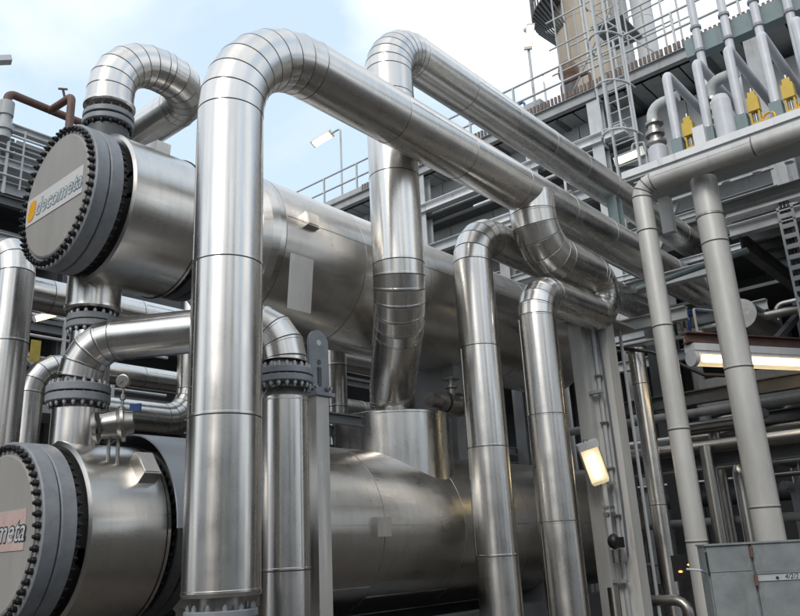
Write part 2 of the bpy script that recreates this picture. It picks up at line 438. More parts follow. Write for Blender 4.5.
def clad_pipe(root, pts, r, br, m=None, gores=5, step=1.48, n=44, cap0=True, cap1=True, names=('cladding_section', 'elbow_segment'), lip=True):
    m = m or STEEL
    rf = r if callable(r) else (lambda p: r)
    r = rf(Vector(pts[0]))
    P = [Vector(p) for p in pts]
    cl = centreline(P, br, gores)
    # which spans are straights (long) and which gores
    path = [cl[0]]; kinds = []
    for i in range(len(cl) - 1):
        L_ = (cl[i+1] - cl[i]).length
        if L_ < 1e-4: continue
        arc = any((cl[i] - P[j]).length < 3.2 * (br[j-1] if isinstance(br, (list, tuple)) else br) and (cl[i+1] - P[j]).length < 3.2 * (br[j-1] if isinstance(br, (list, tuple)) else br) for j in range(1, len(P) - 1)) and L_ < r * 1.6
        if L_ > step * 1.25 and not arc:
            k = int(L_ // step); rest = L_ - k * step
            ds = [step * j for j in range(1, k + 1)]
            if rest < 0.25 * step and ds: ds = ds[:-1]
            for dd in ds:
                if dd < L_ - 1e-3: path.append(cl[i].lerp(cl[i+1], dd / L_)); kinds.append('s')
            path.append(cl[i+1]); kinds.append('s')
        else:
            path.append(cl[i+1]); kinds.append('g' if arc else 's')
    fr = frames(path)
    # ring frames in mitre planes: scale so the tube keeps its section
    acc = 0
    for i in range(len(path) - 1):
        d = (path[i+1] - path[i])
        mb = section(path[i], fr[i], path[i+1], fr[i+1], rf(path[i]), rf(path[i+1]), acc, n, lip)
        part(names[0] if kinds[i] == 's' else names[1], mb, m, root)
        acc += d.length
    # dark liner keeps the grooves closed
    mb = MB(); rs = [mb.ring(c, u, v, rf(c) - 0.014, 20) for c, (u, v) in zip(path, fr)]
    for a in range(len(path) - 1): mb.strip(list(rs[a]), list(rs[a+1]), True)
    if cap0: mb.face(list(reversed(rs[0])))
    if cap1: mb.face(list(rs[-1]))
    part('insulation', mb, GAPM, root)
    return path

def flange_pair(root, c, d, r, th, gap, nb, br=None, boltm=BOLTG, m=FLG, stick=0.05):
    """two bolted flange discs centred on c along d"""
    c = Vector(c); d = Vector(d).normalized(); br = br or r * 0.87
    for s in (-1, 1):
        mb = MB(); p = c + d * (s * gap / 2)
        mb.lathe(p, d * s, [(0, r - 0.004), (0.004, r), (th - 0.008, r), (th, r - 0.008)], 40)
        fl = part('flange', mb, m, root)
    mb = MB(); mb.lathe(c - d * gap / 2, d, [(0, r - 0.05), (gap, r - 0.05)], 28); part('gasket', mb, GAPM, root)
    u, v = basis(d)
    L_ = th * 2 + gap + stick * 2
    b = MB(); b.lathe((0, 0, -L_/2), (0, 0, 1), [(0, 0.014), (stick*0.3, 0.014), (stick*0.3, 0.024), (stick, 0.024), (stick, 0.013), (L_-stick, 0.013), (L_-stick, 0.024), (L_-stick*0.3, 0.024), (L_-stick*0.3, 0.014), (L_, 0.014)], 6)
    me = b.mesh('bolt', boltm)
    for k in range(nb):
        a = 2 * PI * k / nb
        inst('bolt', me, c + u * (br * math.cos(a)) + v * (br * math.sin(a)), root, aim(d))

# ================================================================== ground
g = MB(); g.face([(-220, -220, 0), (220, -220, 0), (220, 220, 0), (-220, 220, 0)]); struct('ground', g, GROUND)

# ================================================================== heat exchangers
def exchanger(label, U0, V, Z, Rb, Rch, Rsh, chan_end, sh0, sh1, dish, step, sign):
    root = thing('heat_exchanger', label, 'heat exchanger', (U0, V, 0), 'pair of stacked heat exchangers')
    ax = Vector((1, 0, 0)); P = lambda u: Vector((u, V, Z))
    # cover: raised face, rim
    mb = MB(); mb.lathe(P(U0 - 0.03), ax, [(0, Rb - 0.085), (0.012, Rb - 0.065), (0.05, Rb - 0.06)], 96)
    cov = part('channel_cover', mb, COVER, root)
    mb = MB(); mb.lathe(P(U0), ax, [(0, Rb + 0.045), (0.012, Rb + 0.06), (0.15, Rb + 0.06), (0.158, Rb + 0.045)], 96); part('flange', mb, FLG, root)
    mb = MB(); mb.lathe(P(U0 + 0.150), ax, [(0, Rb + 0.02), (0.035, Rb + 0.02)], 64); part('gasket', mb, GAPM, root)
    mb = MB(); mb.lathe(P(U0 + 0.168), ax, [(0, Rb + 0.045), (0.012, Rb + 0.06), (0.15, Rb + 0.06), (0.16, Rb + 0.045)], 96); part('flange', mb, FLG, root)
    # studs with nuts round the cover, nuts behind the flange
    b = MB(); b.lathe((0, 0, 0), (0, 0, -1), [(0, 0.033), (0.04, 0.033), (0.044, 0.029), (0.044, 0.019), (0.066, 0.018), (0.07, 0.012)], 6)
    me = b.mesh('bolt', BOLT); nb = 52
    b2 = MB(); b2.lathe((0, 0, 0), (0, 0, 1), [(0, 0.033), (0.04, 0.033), (0.043, 0.018), (0.07, 0.018)], 6); me2 = b2.mesh('bolt', BOLT)
    rr = (0, PI / 2, 0); rb_ = random.Random(5)
    for k in range(nb):
        a = 2 * PI * (k + .5) / nb
        inst('bolt', me, (U0 + rb_.uniform(-.006, .006), V + Rb * math.cos(a), Z + Rb * math.sin(a)), root, (Matrix.Rotation(PI/2, 3, 'Y') @ Matrix.Rotation(rb_.uniform(0, 1), 3, 'Z')).to_euler())
        inst('bolt', me2, (U0 + 0.328, V + Rb * math.cos(a), Z + Rb * math.sin(a)), root, rr)
    # neck behind flange (dark) then channel cladding with rolled lip
    mb = MB(); mb.lathe(P(U0 + 0.32), ax, [(0, Rb - 0.08), (0.2, Rb - 0.08)], 48); part('neck', mb, FLGD, root)
    c0 = U0 + 0.43; fr = ((Vector((0, 1, 0)), Vector((0, 0, 1))),) * 2
    mb = MB(); n = 96; Lc = chan_end - c0
    for a, bb in (((0, Rb - 0.1), (0, Rch - 0.03)), ((0, Rch - 0.03), (0.02, Rch + 0.012)), ((0.02, Rch + 0.012), (0.05, Rch + 0.012)), ((0.05, Rch), (Lc - 0.05, Rch)), ((Lc - 0.05, Rch + 0.012), (Lc - 0.015, Rch + 0.012)), ((Lc - 0.015, Rch + 0.012), (Lc, Rch - 0.02)), ((Lc, Rch - 0.02), (Lc, Rb - 0.1))):
        mb.strip(mb.ring(P(c0 + a[0]), *fr[0], a[1], n), mb.ring(P(c0 + bb[0]), *fr[0], bb[1], n), True, va=a[0], vb=bb[0], rad=Rch)
    part('channel', mb, STEELV, root)
    # rear girth flanges, dark
    mb = MB(); mb.lathe(P(chan_end), ax, [(0, Rb - 0.12), (sh0 - chan_end, Rb - 0.12)], 40, False, False); part('neck', mb, FLGD, root)
    x = chan_end + 0.10
    for k in range(2):
        mb = MB(); mb.lathe(P(x + k * 0.15), ax, [(0, Rb + 0.05), (0.01, Rb + 0.065), (0.12, Rb + 0.065), (0.13, Rb + 0.05)], 80); part('flange', mb, FLGD, root)
    for k in range(nb):
        a = 2 * PI * (k + .5) / nb
        inst('bolt', me, (x, V + Rb * math.cos(a), Z + Rb * math.sin(a)), root, rr)
    # shell sheets
    u = sh0; i = 0
    while u < sh1 - 0.05:
        e = min(u + step, sh1)
        if sh1 - e < 0.4: e = sh1
        part('shell_section', section(P(u), fr[0], P(e), fr[0], Rsh, Rsh, u, 96), STEELV, root)
        u = e
    mb = MB(); mb.lathe(P(sh0 - 0.002), ax, [(0, Rb - 0.1), (0.004, Rsh - 0.014), (sh1 - sh0, Rsh - 0.014)], 48, False, False); part('insulation', mb, GAPM, root)
    mb = MB(); mb.lathe(P(sh0 - .42), ax, [(0, Rsh*.74), (.06, Rsh*.80), (.14, Rsh*.88), (.24, Rsh*.95), (.34, Rsh*.99), (.415, Rsh)], 96, True, False); part('shoulder', mb, STEELV, root)
    # dished end
    mb = MB(); prof = [(0, Rsh)] + [(dish * math.sin(t), Rsh * math.cos(t)) for t in [j * PI / 2 / 8 for j in range(1, 9)]]
    rs = [mb.ring(P(sh1 + t), *fr[0], max(r, .001), 64) for t, r in prof]
    i = len(mb.v)
    for q in rs: mb.v += q
    for a in range(len(rs) - 1):
        for k in range(64):
            q = (k + 1) % 64
            mb.f.append((i+a*64+k, i+a*64+q, i+(a+1)*64+q, i+(a+1)*64+k)); mb.sm.append(True); mb.mi.append(0); mb.uv.append([(k/64*6, a*.2), ((k+1)/64*6, a*.2), ((k+1)/64*6, a*.2+.2), (k/64*6, a*.2+.2)])
    part('dished_end', mb, STEELV, root)
    return root, cov

UPV, UPZ = 8.12, 5.68
up_v, up_cov = exchanger('upper steel heat exchanger, white sign with orange mark on its bolted cover',
    3.70, UPV, UPZ, 0.80, 0.90, 1.06, 5.13, 6.22, 14.4, 0.45, 1.5, 0)
LOV, LOZ = 8.12, 1.96
lo_v, lo_cov = exchanger('lower steel heat exchanger with pinkish sign on its bolted cover',
    3.44, LOV, LOZ, 0.84, 0.93, 1.13, 4.76, 6.05, 15.6, 0.9, 1.75, 1)

# maker's plates
def plate(cov, U, V0, V1, z, h, sm, txt, ink, size, edge=None, Vt=None, sl=0.0):
    mb = MB(); mb.obox((U - 0.004, (V0+V1)/2, z), ((1,0,0), (0,1,sl), (0,-sl,1)), (0.004, (V1-V0)/2, h/2)); part('sign_plate', mb, sm, cov)
    rot = Matrix(((0, 0, -1), (-1, 0, 0), (0, 1, 0))).to_euler()
    if edge:
        inst('lettering', text_mesh(txt, size, edge, 0.25, 0.001, 0.012), (U - 0.0095, Vt, z - h*0.03), cov, rot)
    inst('lettering', text_mesh(txt, size, ink, 0.25, 0.0015, 0.0 if not edge else -0.001), (U - 0.0115, Vt, z - h*0.03), cov, rot)
plate(up_cov, 3.67, 7.49, 8.80, 5.66, 0.34, SIGNW, 'decometa', INKW, 0.27, INKG, 8.04)
mb = MB(); poly = []
for k in range(24):
    a = 2 * PI * k / 24
    poly.append((3.6605, 8.665 - 0.085 * math.copysign(abs(math.cos(a))**0.6, math.cos(a)) - 0.03 * math.sin(a), 5.66 + 0.125 * math.copysign(abs(math.sin(a))**0.6, math.sin(a))))
mb.prism(list(reversed(poly)), (-0.004, 0, 0)); part('orange_mark', mb, ORANGE, up_cov)
plate(lo_cov, 3.41, 7.50, 8.85, 1.99, 0.37, SIGNP, 'decometa', INKW, 0.30, INKD, 8.09)

# small brackets and boxes on the exchangers
def nbox(root, u, ang, V, Z, r, du, dv, h, m=STEELV):
    o = Vector((0, math.cos(ang), math.sin(ang))); t = Vector((0, -math.sin(ang), math.cos(ang))); c = Vector((u, V, Z)) + o * (r + h/2 - 0.01)
    mb = MB(); mb.obox(c, ((1,0,0), t, o), (du/2, dv/2, h/2)); mb.obox(c + o*(h/2+0.004), ((1,0,0), t, o), (du/2-0.02, dv/2-0.02, 0.004)); part('nameplate_box', mb, m, root)
nbox(up_v, 4.86, R(97), UPV, UPZ, 0.90, 0.20, 0.30, 0.17)
nbox(lo_v, 4.52, R(141), LOV, LOZ, 0.93, 0.2, 0.3, 0.14)
nbox(up_v, 6.62, R(169), UPV, UPZ, 1.06, 0.22, 0.20, 0.10)
nbox(lo_v, 7.69, R(181), LOV, LOZ, 1.13, 0.26, 0.24, 0.10)
mb = MB(); mb.obox((6.34, 6.95, 4.92), ((1,0,0), (0,1,0.1), (0,-0.1,1)), (0.20, 0.006, 0.36)); part('access_panel', mb, STEELV, up_v)
# horizontal seam strip along lower shell
mb = MB(); mb.box(6.0, 15.5, LOV-1.13-0.008, LOV-1.11, 1.955, 1.975); part('seam_strip', mb, STEELV, lo_v)
mb = MB(); mb.obox((10.3, UPV-1.06*math.cos(R(11))-.001, UPZ+1.06*math.sin(R(11))), ((1,0,0),(0,math.sin(R(11)),math.cos(R(11))),(0,-math.cos(R(11)),math.sin(R(11)))), (4.05, .012, .004)); part('seam_strip', mb, STEELV, up_v)
# pale half cover behind lower channel
mb = MB(); n = 40; rr_ = 1.08
def arcp(u, r, k): a = PI * k / n; return Vector((u, LOV - r * math.cos(a), LOZ + r * math.sin(a)))
for k in range(n):
    mb.face([arcp(4.73, rr_, k), arcp(4.73, rr_, k+1), arcp(6.02, rr_, k+1), arcp(6.02, rr_, k)], True)
    mb.face([arcp(4.73, rr_-.02, k+1), arcp(4.73, rr_-.02, k), arcp(6.02, rr_-.02, k), arcp(6.02, rr_-.02, k+1)], True)
    mb.face([arcp(4.73, rr_, k+1), arcp(4.73, rr_, k), arcp(4.73, rr_-.02, k), arcp(4.73, rr_-.02, k+1)])
part('weather_hood', mb, COVERB, lo_v)
# saddles
mb = MB(); mb.box(6.1, 16.4, LOV-1.0, LOV-.7, 0, .75); mb.box(6.1, 16.4, LOV+.7, LOV+1.0, 0, .75); part('skid', mb, DGREY, lo_v)
for u in (6.7, 12.5):
    mb = MB(); mb.box(u-.18, u+.18, LOV-.75, LOV+.75, 0.0, 1.25); part('saddle', mb, CONC, lo_v)
for u in (6.9, 10.8):
    mb = MB(); mb.box(u-.15, u+.15, LOV-.3, LOV+.75, LOZ+.95, UPZ-.9); part('saddle', mb, GREY, up_v)
# nozzle drum on lower shell under the big downcomer
DR = (9.36, 8.12)
mb = MB(); mb.lathe((DR[0], DR[1], 2.5), (0,0,1), [(0, .92), (1.12, .92)], 64, False, False); mb.lathe((DR[0], DR[1], 3.60), (0,0,1), [(0, .935), (.03, .935), (.045, .90), (.05, .3)], 64); part('nozzle_drum', mb, STEEL, lo_v)

# nozzle on lower channel, pipe I base
NI = Vector((4.13, 8.12, 0))
part('nozzle', section(NI + Vector((0,0,2.6)), (Vector((1,0,0)), Vector((0,1,0))), NI + Vector((0,0,3.26)), (Vector((1,0,0)), Vector((0,1,0))), .26, .26, 0), STEEL, lo_v)
# top nozzle of upper channel
NC = Vector((4.24, 8.12, 0))
mb = MB(); mb.lathe(NC + Vector((0,0,6.4)), (0,0,1), [(0, .255), (.33, .255)], 32); part('nozzle', mb, FLGD, up_v)
# lower nozzle of upper channel
NH = Vector((4.40, 8.46, 0)); XY = (Vector((1,0,0)), Vector((0,1,0)))
part('nozzle', section(NH + Vector((0,0,4.52)), XY, NH + Vector((0,0,5.1)), XY, .31, .31, 0), STEEL, up_v)
mb = MB(); mb.lathe(NH + Vector((0,0,4.50)), (0,0,1), [(0, .30), (.02, .325), (.05, .325)], 40); part('nozzle_rim', mb, STEEL, up_v)

# ================================================================== cladded pipes
PG = 'stainless clad process pipes'
# A: tall front riser and long run
t = thing('insulated_pipe', 'tall front steel riser bending into the long run sloping right', 'pipe', (4.35, 5.8, 0), PG)
clad_pipe(t, [(4.35, 5.8, 1.36), (4.35, 5.8, 7.08), (24, 5.8, 7.08)], lambda p: .335 + .025*min(1, max(0, (p.x-4.35)/1.2)), 1.10, gores=8, step=1.48, n=56)
mb = MB(); mb.lathe((4.35, 5.8, 0.0), (0,0,1), [(0, .2), (1.4, .2)], 24); part('bare_pipe', mb, BARE, t)
flange_pair(t, (4.35, 5.8, 1.16), (0,0,1), .31, .06, .02, 12)
mb = MB(); mb.lathe((4.35, 5.8, 1.335), (0,0,1), [(0, .335), (.03, .345)], 48); part('end_cap', mb, STEEL, t)

# B
t = thing('insulated_pipe', 'thick steel pipe dropping behind the long run onto the lower exchanger drum', 'pipe', (7.76, 6.5, 0), PG)
clad_pipe(t, [(9.34, 8.10, 3.62), (9.34, 8.10, 4.05), (7.76, 6.5, 4.82), (7.76, 6.5, 9.06), (21, 6.5, 9.06)], .36, [.42, .80, .62], gores=8, step=1.32, n=56)
mb = MB(); mb.lathe((DR[0], DR[1], 3.63), (0,0,1), [(0, .30), (.14, .30), (.2, .26)], 32); part('neck', mb, STEELD, t)

# D
t = thing('insulated_pipe', 'slim steel riser in the centre, elbow tucked under the long sloping run', 'pipe', (9.57, 6.5, 0), PG)
clad_pipe(t, [(9.57, 6.5, 0), (9.57, 6.5, 6.46), (21, 6.5, 6.46)], .305, .60, gores=5, step=1.5)

# E-F
t = thing('insulated_pipe', 'steel branch hanging off the long run, hairpin bend, then dropping down', 'pipe', (10.22, 5.8, 0), PG)
clad_pipe(t, [(10.36, 5.78, 7.05), (10.36, 5.78, 6.11), (12.46, 5.78, 6.11), (12.46, 5.78, 5.38), (10.12, 5.78, 5.38), (10.12, 5.78, 0)], lambda p: .375 - .02*min(1, max(0, (p.x-11.3)/.7)) - .065*min(1, max(0, (6.0-p.z)/.6)) - (.02*min(1, max(0, (6.0-p.z)/.6)) if p.x < 11.2 else 0), [.62, .362, .362, .46], gores=5, step=1.5)

# I
t = thing('insulated_pipe', 'steel cross-over pipe with two bolted flanges arching behind the front riser', 'pipe', (4.13, 8.12, 0), PG)
clad_pipe(t, [(4.13, 8.12, 3.60), (4.13, 8.12, 4.02), (5.33, 6.1, 4.02), (5.33, 6.1, 3.58)], .24, .42, gores=4, step=1.5)
flange_pair(t, (4.13, 8.12, 3.42), (0,0,1), .335, .085, .02, 20)
mb = MB(); mb.lathe((4.13, 8.12, 3.2), (0,0,1), [(0, .18), (.45, .18)], 24); part('bare_neck', mb, BARE, t)
flange_pair(t, (5.33, 6.1, 3.41), (0,0,1), .30, .07, .015, 20, boltm=BOLTG)
mb = MB(); mb.lathe((5.33, 6.1, 3.15), (0,0,1), [(0, .25), (.04, .24), (.14, .17), (.45, .17)], 32); part('bare_neck', mb, BARE, t)
clad_pipe(t, [(5.33, 6.1, 0), (5.33, 6.1, 3.19)], .245, .3, step=1.5)

# C
t = thing('insulated_pipe', 'arched steel pipe leaving the top of the upper exchanger and turning back behind it', 'pipe', (4.24, 8.12, 6.5), PG)
clad_pipe(t, [(4.24, 8.12, 7.06), (4.24, 8.12, 7.93), (5.60, 8.12, 7.93), (5.60, 10.9, 7.93)], .285, [.66, .62], gores=6, step=1.5)
flange_pair(t, (4.24, 8.12, 6.86), (0,0,1), .305, .07, .03, 16, boltm=BOLT)
mb = MB(); mb.lathe((4.24, 8.12, 7.035), (0,0,1), [(0, .285), (.015, .31), (.05, .31), (.06, .285)], 40); part('cladding_rim', mb, STEEL, t)
mb = MB(); mb.lathe((4.24, 8.12, 6.9), (0,0,1), [(0, .19), (.2, .19)], 24); part('bare_neck', mb, BARE, t)

# H
t = thing('insulated_pipe', 'short flanged steel pipe hanging under the upper exchanger channel behind the cross-over elbow', 'pipe', (4.40, 8.46, 2), PG)
clad_pipe(t, [(4.40, 8.46, 3.0), (4.40, 8.46, 4.24)], .235, .3, step=1.5)
flange_pair(t, (4.40, 8.46, 4.36), (0,0,1), .285, .075, .015, 16)
mb = MB(); mb.lathe((4.40, 8.46, 4.1), (0,0,1), [(0, .18), (.5, .18)], 24); part('bare_neck', mb, GAPM, t)

# left pipe
t = thing('insulated_pipe', 'steel riser at the left edge of the view, elbow beside the bolted cover', 'pipe', (4.16, 10.15, 0), PG)
clad_pipe(t, [(4.16, 10.15, 0), (4.16, 10.15, 5.78), (4.16, 17, 5.78)], .245, .40, gores=3, step=1.48)

# small elbow pipe behind and its neighbour
t = thing('insulated_pipe', 'thin steel pipe with its elbow low at left, running behind the cross-over pipe', 'pipe', (5.82, 13.1, 0), PG)
clad_pipe(t, [(5.82, 13.1, 0), (5.82, 13.1, 5.02), (15, 13.1, 5.02)], .21, .55, gores=4, step=1.5, n=32)
t = thing('insulated_pipe', 'steel pipe curving up behind the gauge, below the thin low elbow pipe', 'pipe', (6.6, 12.4, 0), PG)
clad_pipe(t, [(6.4, 11.8, 4.02), (8.1, 11.8, 4.02), (8.1, 11.8, 6.2)], .26, .55, gores=5, step=1.5, n=32)
t = thing('insulated_pipe', 'short steel pipe standing in the gap left of the central drop pipe', 'pipe', (9.43, 9.45, 0), PG)
clad_pipe(t, [(9.43, 9.45, 2.6), (9.43, 9.45, 5.3)], .19, .3, step=.72, n=32)
t = thing('insulated_pipe', 'long steel pipe crossing under the upper exchanger behind its lower nozzle', 'pipe', (3.6, 10.9, 5), PG)
clad_pipe(t, [(3.6, 11.2, 5.55), (13, 11.2, 5.55)], .26, .3, step=1.5, n=32)

# ================================================================== support column with lifting lug
t = thing('support_column', 'steel-clad square support carrying a grey lifting lug beside the flanged drop pipe', 'support', (6.05, 6.3, 0))
mb = MB(); mb.box(5.93, 6.12, 6.26, 6.46, 0, 3.32); part('clad_box', mb, STEELV, t)
mb = MB(); mb.box(5.88, 6.17, 6.2, 6.5, 3.32, 3.36); part('cap_plate', mb, FLG, t)
mb = MB(); poly = [(5.87, 6.3, 3.36), (6.17, 6.3, 3.36), (6.17, 6.3, 3.95)] + [(6.02 + .15*math.cos(a), 6.3, 3.95 + .15*math.sin(a)) for a in [PI*k/14 for k in range(1, 14)]] + [(5.87, 6.3, 3.95)]
mb.prism(poly, (0, .035, 0)); part('lifting_lug', mb, FLG, t)
mb = MB(); mb.lathe((6.02, 6.297, 3.95), (0,1,0), [(0, .035), (.04, .035)], 16); part('lug_hole', mb, INKW, t)
mb = MB(); mb.lathe((6.02, 6.295, 3.72), (0,1,0), [(0, .03), (.01, .03)], 12); mb.box(5.995, 6.045, 6.287, 6.3, 3.45, 3.66); part('slot', mb, FLGD, t)
b = MB(); b.lathe((0,0,0), (0,-1,0), [(0, .035), (.05, .035), (.05, .02), (.08, .02)], 6); me = b.mesh('bolt', BOLTG)
for x in (5.91, 6.13): inst('bolt', me, (x, 6.3, 3.42), t)

# bottom-right frame bits behind drum: steel frame
t = thing('support_frame', 'grey steel frame of horizontal beams around the drum on the lower exchanger', 'frame', (8.5, 9.6, 0))
for z in (3.3, 3.62): 
    mb = MB(); mb.ibeam((6.4, 9.4, z), (17, 9.4, z), .16, .12); part('beam', mb, GREY, t)
for x in (6.6, 8.6, 11.4, 14.2, 16.6):
    mb = MB(); mb.ibeam((x, 9.4, 0), (x, 9.4, 6.3), .2, .2, upv=(1,0,0)); part('post', mb, GREY, t)
mb = MB(); mb.ibeam((6.3, 7.3, 3.34), (7.75, 7.3, 3.34), .14, .1); part('beam', mb, DGREY, t)

# ================================================================== valve by the drum
t = thing('valve', 'polished steel valve with round flanges and handwheel beside the central drop pipe', 'valve', (9.9, 7.35, 3.85))
mb = MB(); d_ = (1, 0.1, 0.03); p = Vector((9.35, 7.35, 3.83))
mb.lathe(p, d_, [(0,.11),(.3,.11),(.3,.17),(.36,.17),(.36,.10),(.42,.10),(.42,.17),(.48,.17),(.48,.13),(.85,.15),(.85,.19),(.92,.19)], 24); part('body', mb, BARE, t)
mb = MB(); mb.lathe((10.02, 7.42, 3.95), (0,0,1), [(0,.07),(.15,.06),(.15,.10),(.19,.10),(.19,.045),(.3,.045)], 16); part('bonnet', mb, BARE, t)
mb = MB(); mb.tube([(10.02+.13*math.cos(k*PI/8), 7.42+.13*math.sin(k*PI/8), 4.25) for k in range(17)], .015, 6); mb.cyl((9.89,7.42,4.25),(10.15,7.42,4.25),.012,6); mb.cyl((10.02,7.29,4.25),(10.02,7.55,4.25),.012,6); part('handwheel', mb, BARE, t)
mb = MB(); mb.lathe((10.28, 7.44, 3.86), (1,.1,.03), [(0,.16),(.05,.16),(.05,.09),(.4,.09)], 16); part('inlet', mb, RUST, t)

# ================================================================== gauge and instrument
t = thing('pressure_gauge', 'round white-faced pressure gauge on a thin stem beside the cross-over elbow', 'gauge', (4.43, 7.72, 3.3))
v = Vector((-.80, -.58, -.12)).normalized(); c = Vector((4.43, 7.72, 3.545))
mb = MB(); mb.lathe(c - v*.03, v, [(0,.07),(.05,.075),(.065,.075),(.068,.066)], 24); part('case', mb, BARE, t)
mb = MB(); mb.lathe(c + v*.034, v, [(0,.064),(.003,.064)], 24); part('dial', mb, SIGNW, t)
u_, w_ = basis(v); mb = MB(); mb.bar(c + v*.040 - u_*.01, c + v*.040 + (u_+w_)*.034, .006, .003); part('needle', mb, INKD, t)
mb = MB(); mb.lathe((4.43, 7.72, 3.20), (0,0,1), [(0,.03),(.06,.03),(.06,.016),(.14,.016),(.14,.03),(.2,.03),(.2,.014),(.28,.014)], 12); part('stem', mb, BARE, t)
mb = MB(); mb.sphere((4.43,7.72,3.19), .045, 10, (1,1,.7)); part('knob', mb, BLACK, t)
t = thing('instrument_housing', 'dented steel instrument housing with clamps in front of the lower exchanger nozzle', 'instrument', (4.15, 7.5, 2.9))
dv = Vector((.8, -.55, 0.12)).normalized()
mb = MB(); mb.lathe(Vector((4.02, 7.6, 2.99)), dv, [(0,.05),(.02,.15),(.06,.18),(.1,.13),(.26,.15),(.30,.19),(.33,.19),(.34,.13),(.42,.11)], 28); part('housing', mb, STEELD, t)
mb = MB(); mb.cyl((4.18,7.5,2.6),(4.18,7.5,2.95),.02,8); mb.cyl((4.26,7.46,2.6),(4.26,7.46,2.95),.02,8); part('bracket', mb, BARE, t)
mb = MB(); mb.tube([(4.05,7.5,3.1),(4.2,7.42,3.13),(4.4,7.6,3.08),(4.43,7.72,3.18)], .012, 6); part('impulse_tube', mb, BARE, t)
mb = MB(); mb.bar((4.0,7.44,3.12),(4.03,7.42,2.9),.03,.03); part('clamp', mb, BLACK, t)
t2 = solo('identification_tag', MB().obox((5.35, 9.0, 3.55), ((.6,-.8,0),(0,0,1),(.8,.6,0)), (.075,.05,.01)), BLUE, 'small blue tag on the pipe curving up behind the gauge', 'tag')

# ================================================================== twin column with conduits and bulkhead lamp
t = thing('steel_column', 'tall grey twin-leg steel column between the steel drops and the beige pipes', 'column', (12.36, 5.95, 0))
FW = Vector((.9, .43, 0)); 
mb = MB(); mb.box(12.02, 12.26, 6.03, 6.27, 0, 5.30); part('leg', mb, COLM, t)
mb = MB(); mb.box(12.30, 12.62, 5.70, 5.98, 0, 5.30); part('leg', mb, COLM, t)
mb = MB(); mb.box(12.2, 12.5, 5.95, 6.2, 0.05, 5.28); part('web', mb, COLM, t)
for z in (1.0, 2.5, 4.0):
    mb = MB(); mb.box(12.02, 12.12, 5.80, 6.03, z, z+.05); part('batten', mb, GREY, t)
mb = MB(); mb.box(11.9, 13.4, 5.62, 6.3, 5.302, 5.34); part('head_plate', mb, GREY, t)
t = thing('conduit', 'pale cable conduit clipped up the recess of the twin-leg column', 'conduit', (12.15, 5.9, 0))
mb = MB(); mb.tube([(12.20, 5.90, .2), (12.20, 5.90, 5.2)], .035, 10); part('tube', mb, LGREY, t)
mb = MB(); mb.tube([(12.25, 5.82, 1.4), (12.25, 5.80, 2.2), (12.25, 5.82, 5.2)], .018, 8); part('cable', mb, CABLE, t)
for z in (1.3, 2.0, 2.75, 3.5, 4.3):
    mb = MB(); mb.box(12.13, 12.27, 5.85, 5.95, z, z+.03); part('clip', mb, BARE, t)

def bulkhead(root_label, base, ax, dn, w_, h_, dp, group=None):
    t = thing('bulkhead_lamp', root_label, 'lamp', base, group)
    return t
t = thing('bulkhead_lamp', 'lit bulkhead lamp with white hood fixed to the twin-leg column on a pole', 'lamp', (11.75, 5.9, 1.4))
fd = Vector((-.75, -.62, -.22)).normalized(); sd = Vector((.62, -.78, 0)).normalized(); ud = sd.cross(fd).normalized()
if ud.z < 0: ud = -ud
tl = (ud - sd * .28).normalized(); sd2 = fd.cross(tl).normalized(); c = Vector((11.62, 5.90, 2.82))
mb = MB(); mb.obox(c - fd*.06, (sd2, tl, fd), (.15, .30, .045)); part('back_box', mb, PLAST, t)
mb = MB(); n_ = 20
prof = [(.145, -.30), (.16, -.1), (.155, .2), (.13, .30), (-.13, .30), (-.155, .2), (-.16, -.1), (-.145, -.30)]
mb.prism([c + sd2*a + tl*b + fd*-.013 for a, b in [(-.12,-.33),(.12,-.33),(.15,-.27),(.15,.27),(-.15,.27),(-.15,-.27)]], fd*.085); part('diffuser', mb, DIFF, t)
mb = MB(); mb.prism([c + sd2*a + tl*b + fd*.03 for a, b in [(-.06,-.24),(.06,-.24),(.07,-.2),(.07,.1),(.05,.16),(-.05,.16),(-.07,.1),(-.07,-.2)]], fd*.02); part('bulb', mb, LAMPW, t)
mb = MB(); mb.obox(c + tl*.30 + fd*.02, (sd2, tl, fd), (.165, .055, .10)); part('hood', mb, WHITE, t)
mb = MB(); mb.tube([c + tl*.35 - sd2*.04, c + tl*.43, c + tl*.35 + sd2*.04], .01, 6); part('ring', mb, BARE, t)
for s_ in (-1, 1):
    mb = MB(); mb.bar(c + tl*-.3 + sd2*s_*.155 + fd*.075, c + tl*.26 + sd2*s_*.155 + fd*.075, .012, .012); part('guard_wire', mb, BARE, t)
mb = MB(); mb.tube([c - fd*.1 - tl*.1, Vector((11.86, 5.88, 2.55)), Vector((11.86, 5.88, 1.5))], .045, 10); part('pole', mb, LGREY, t)
mb = MB(); mb.box(11.8, 12.05, 5.84, 5.94, 2.0, 2.06); mb.box(11.8, 12.05, 5.84, 5.94, 2.12, 2.16); part('clamp', mb, BARE, t)
mb = MB(); mb.sphere((11.86, 5.84, 1.62), .10, 10, (1,1,1.2)); mb.box(11.80, 11.98, 5.72, 5.84, 1.52, 1.68); part('switch', mb, BLACK, t)
mb = MB(); mb.cyl((11.86, 5.84, 1.30), (11.86, 5.84, 1.5), .05, 12); mb.cyl((11.97, 5.80, 1.28), (11.97, 5.80, 1.5), .025, 8); part('gland', mb, BARE, t)

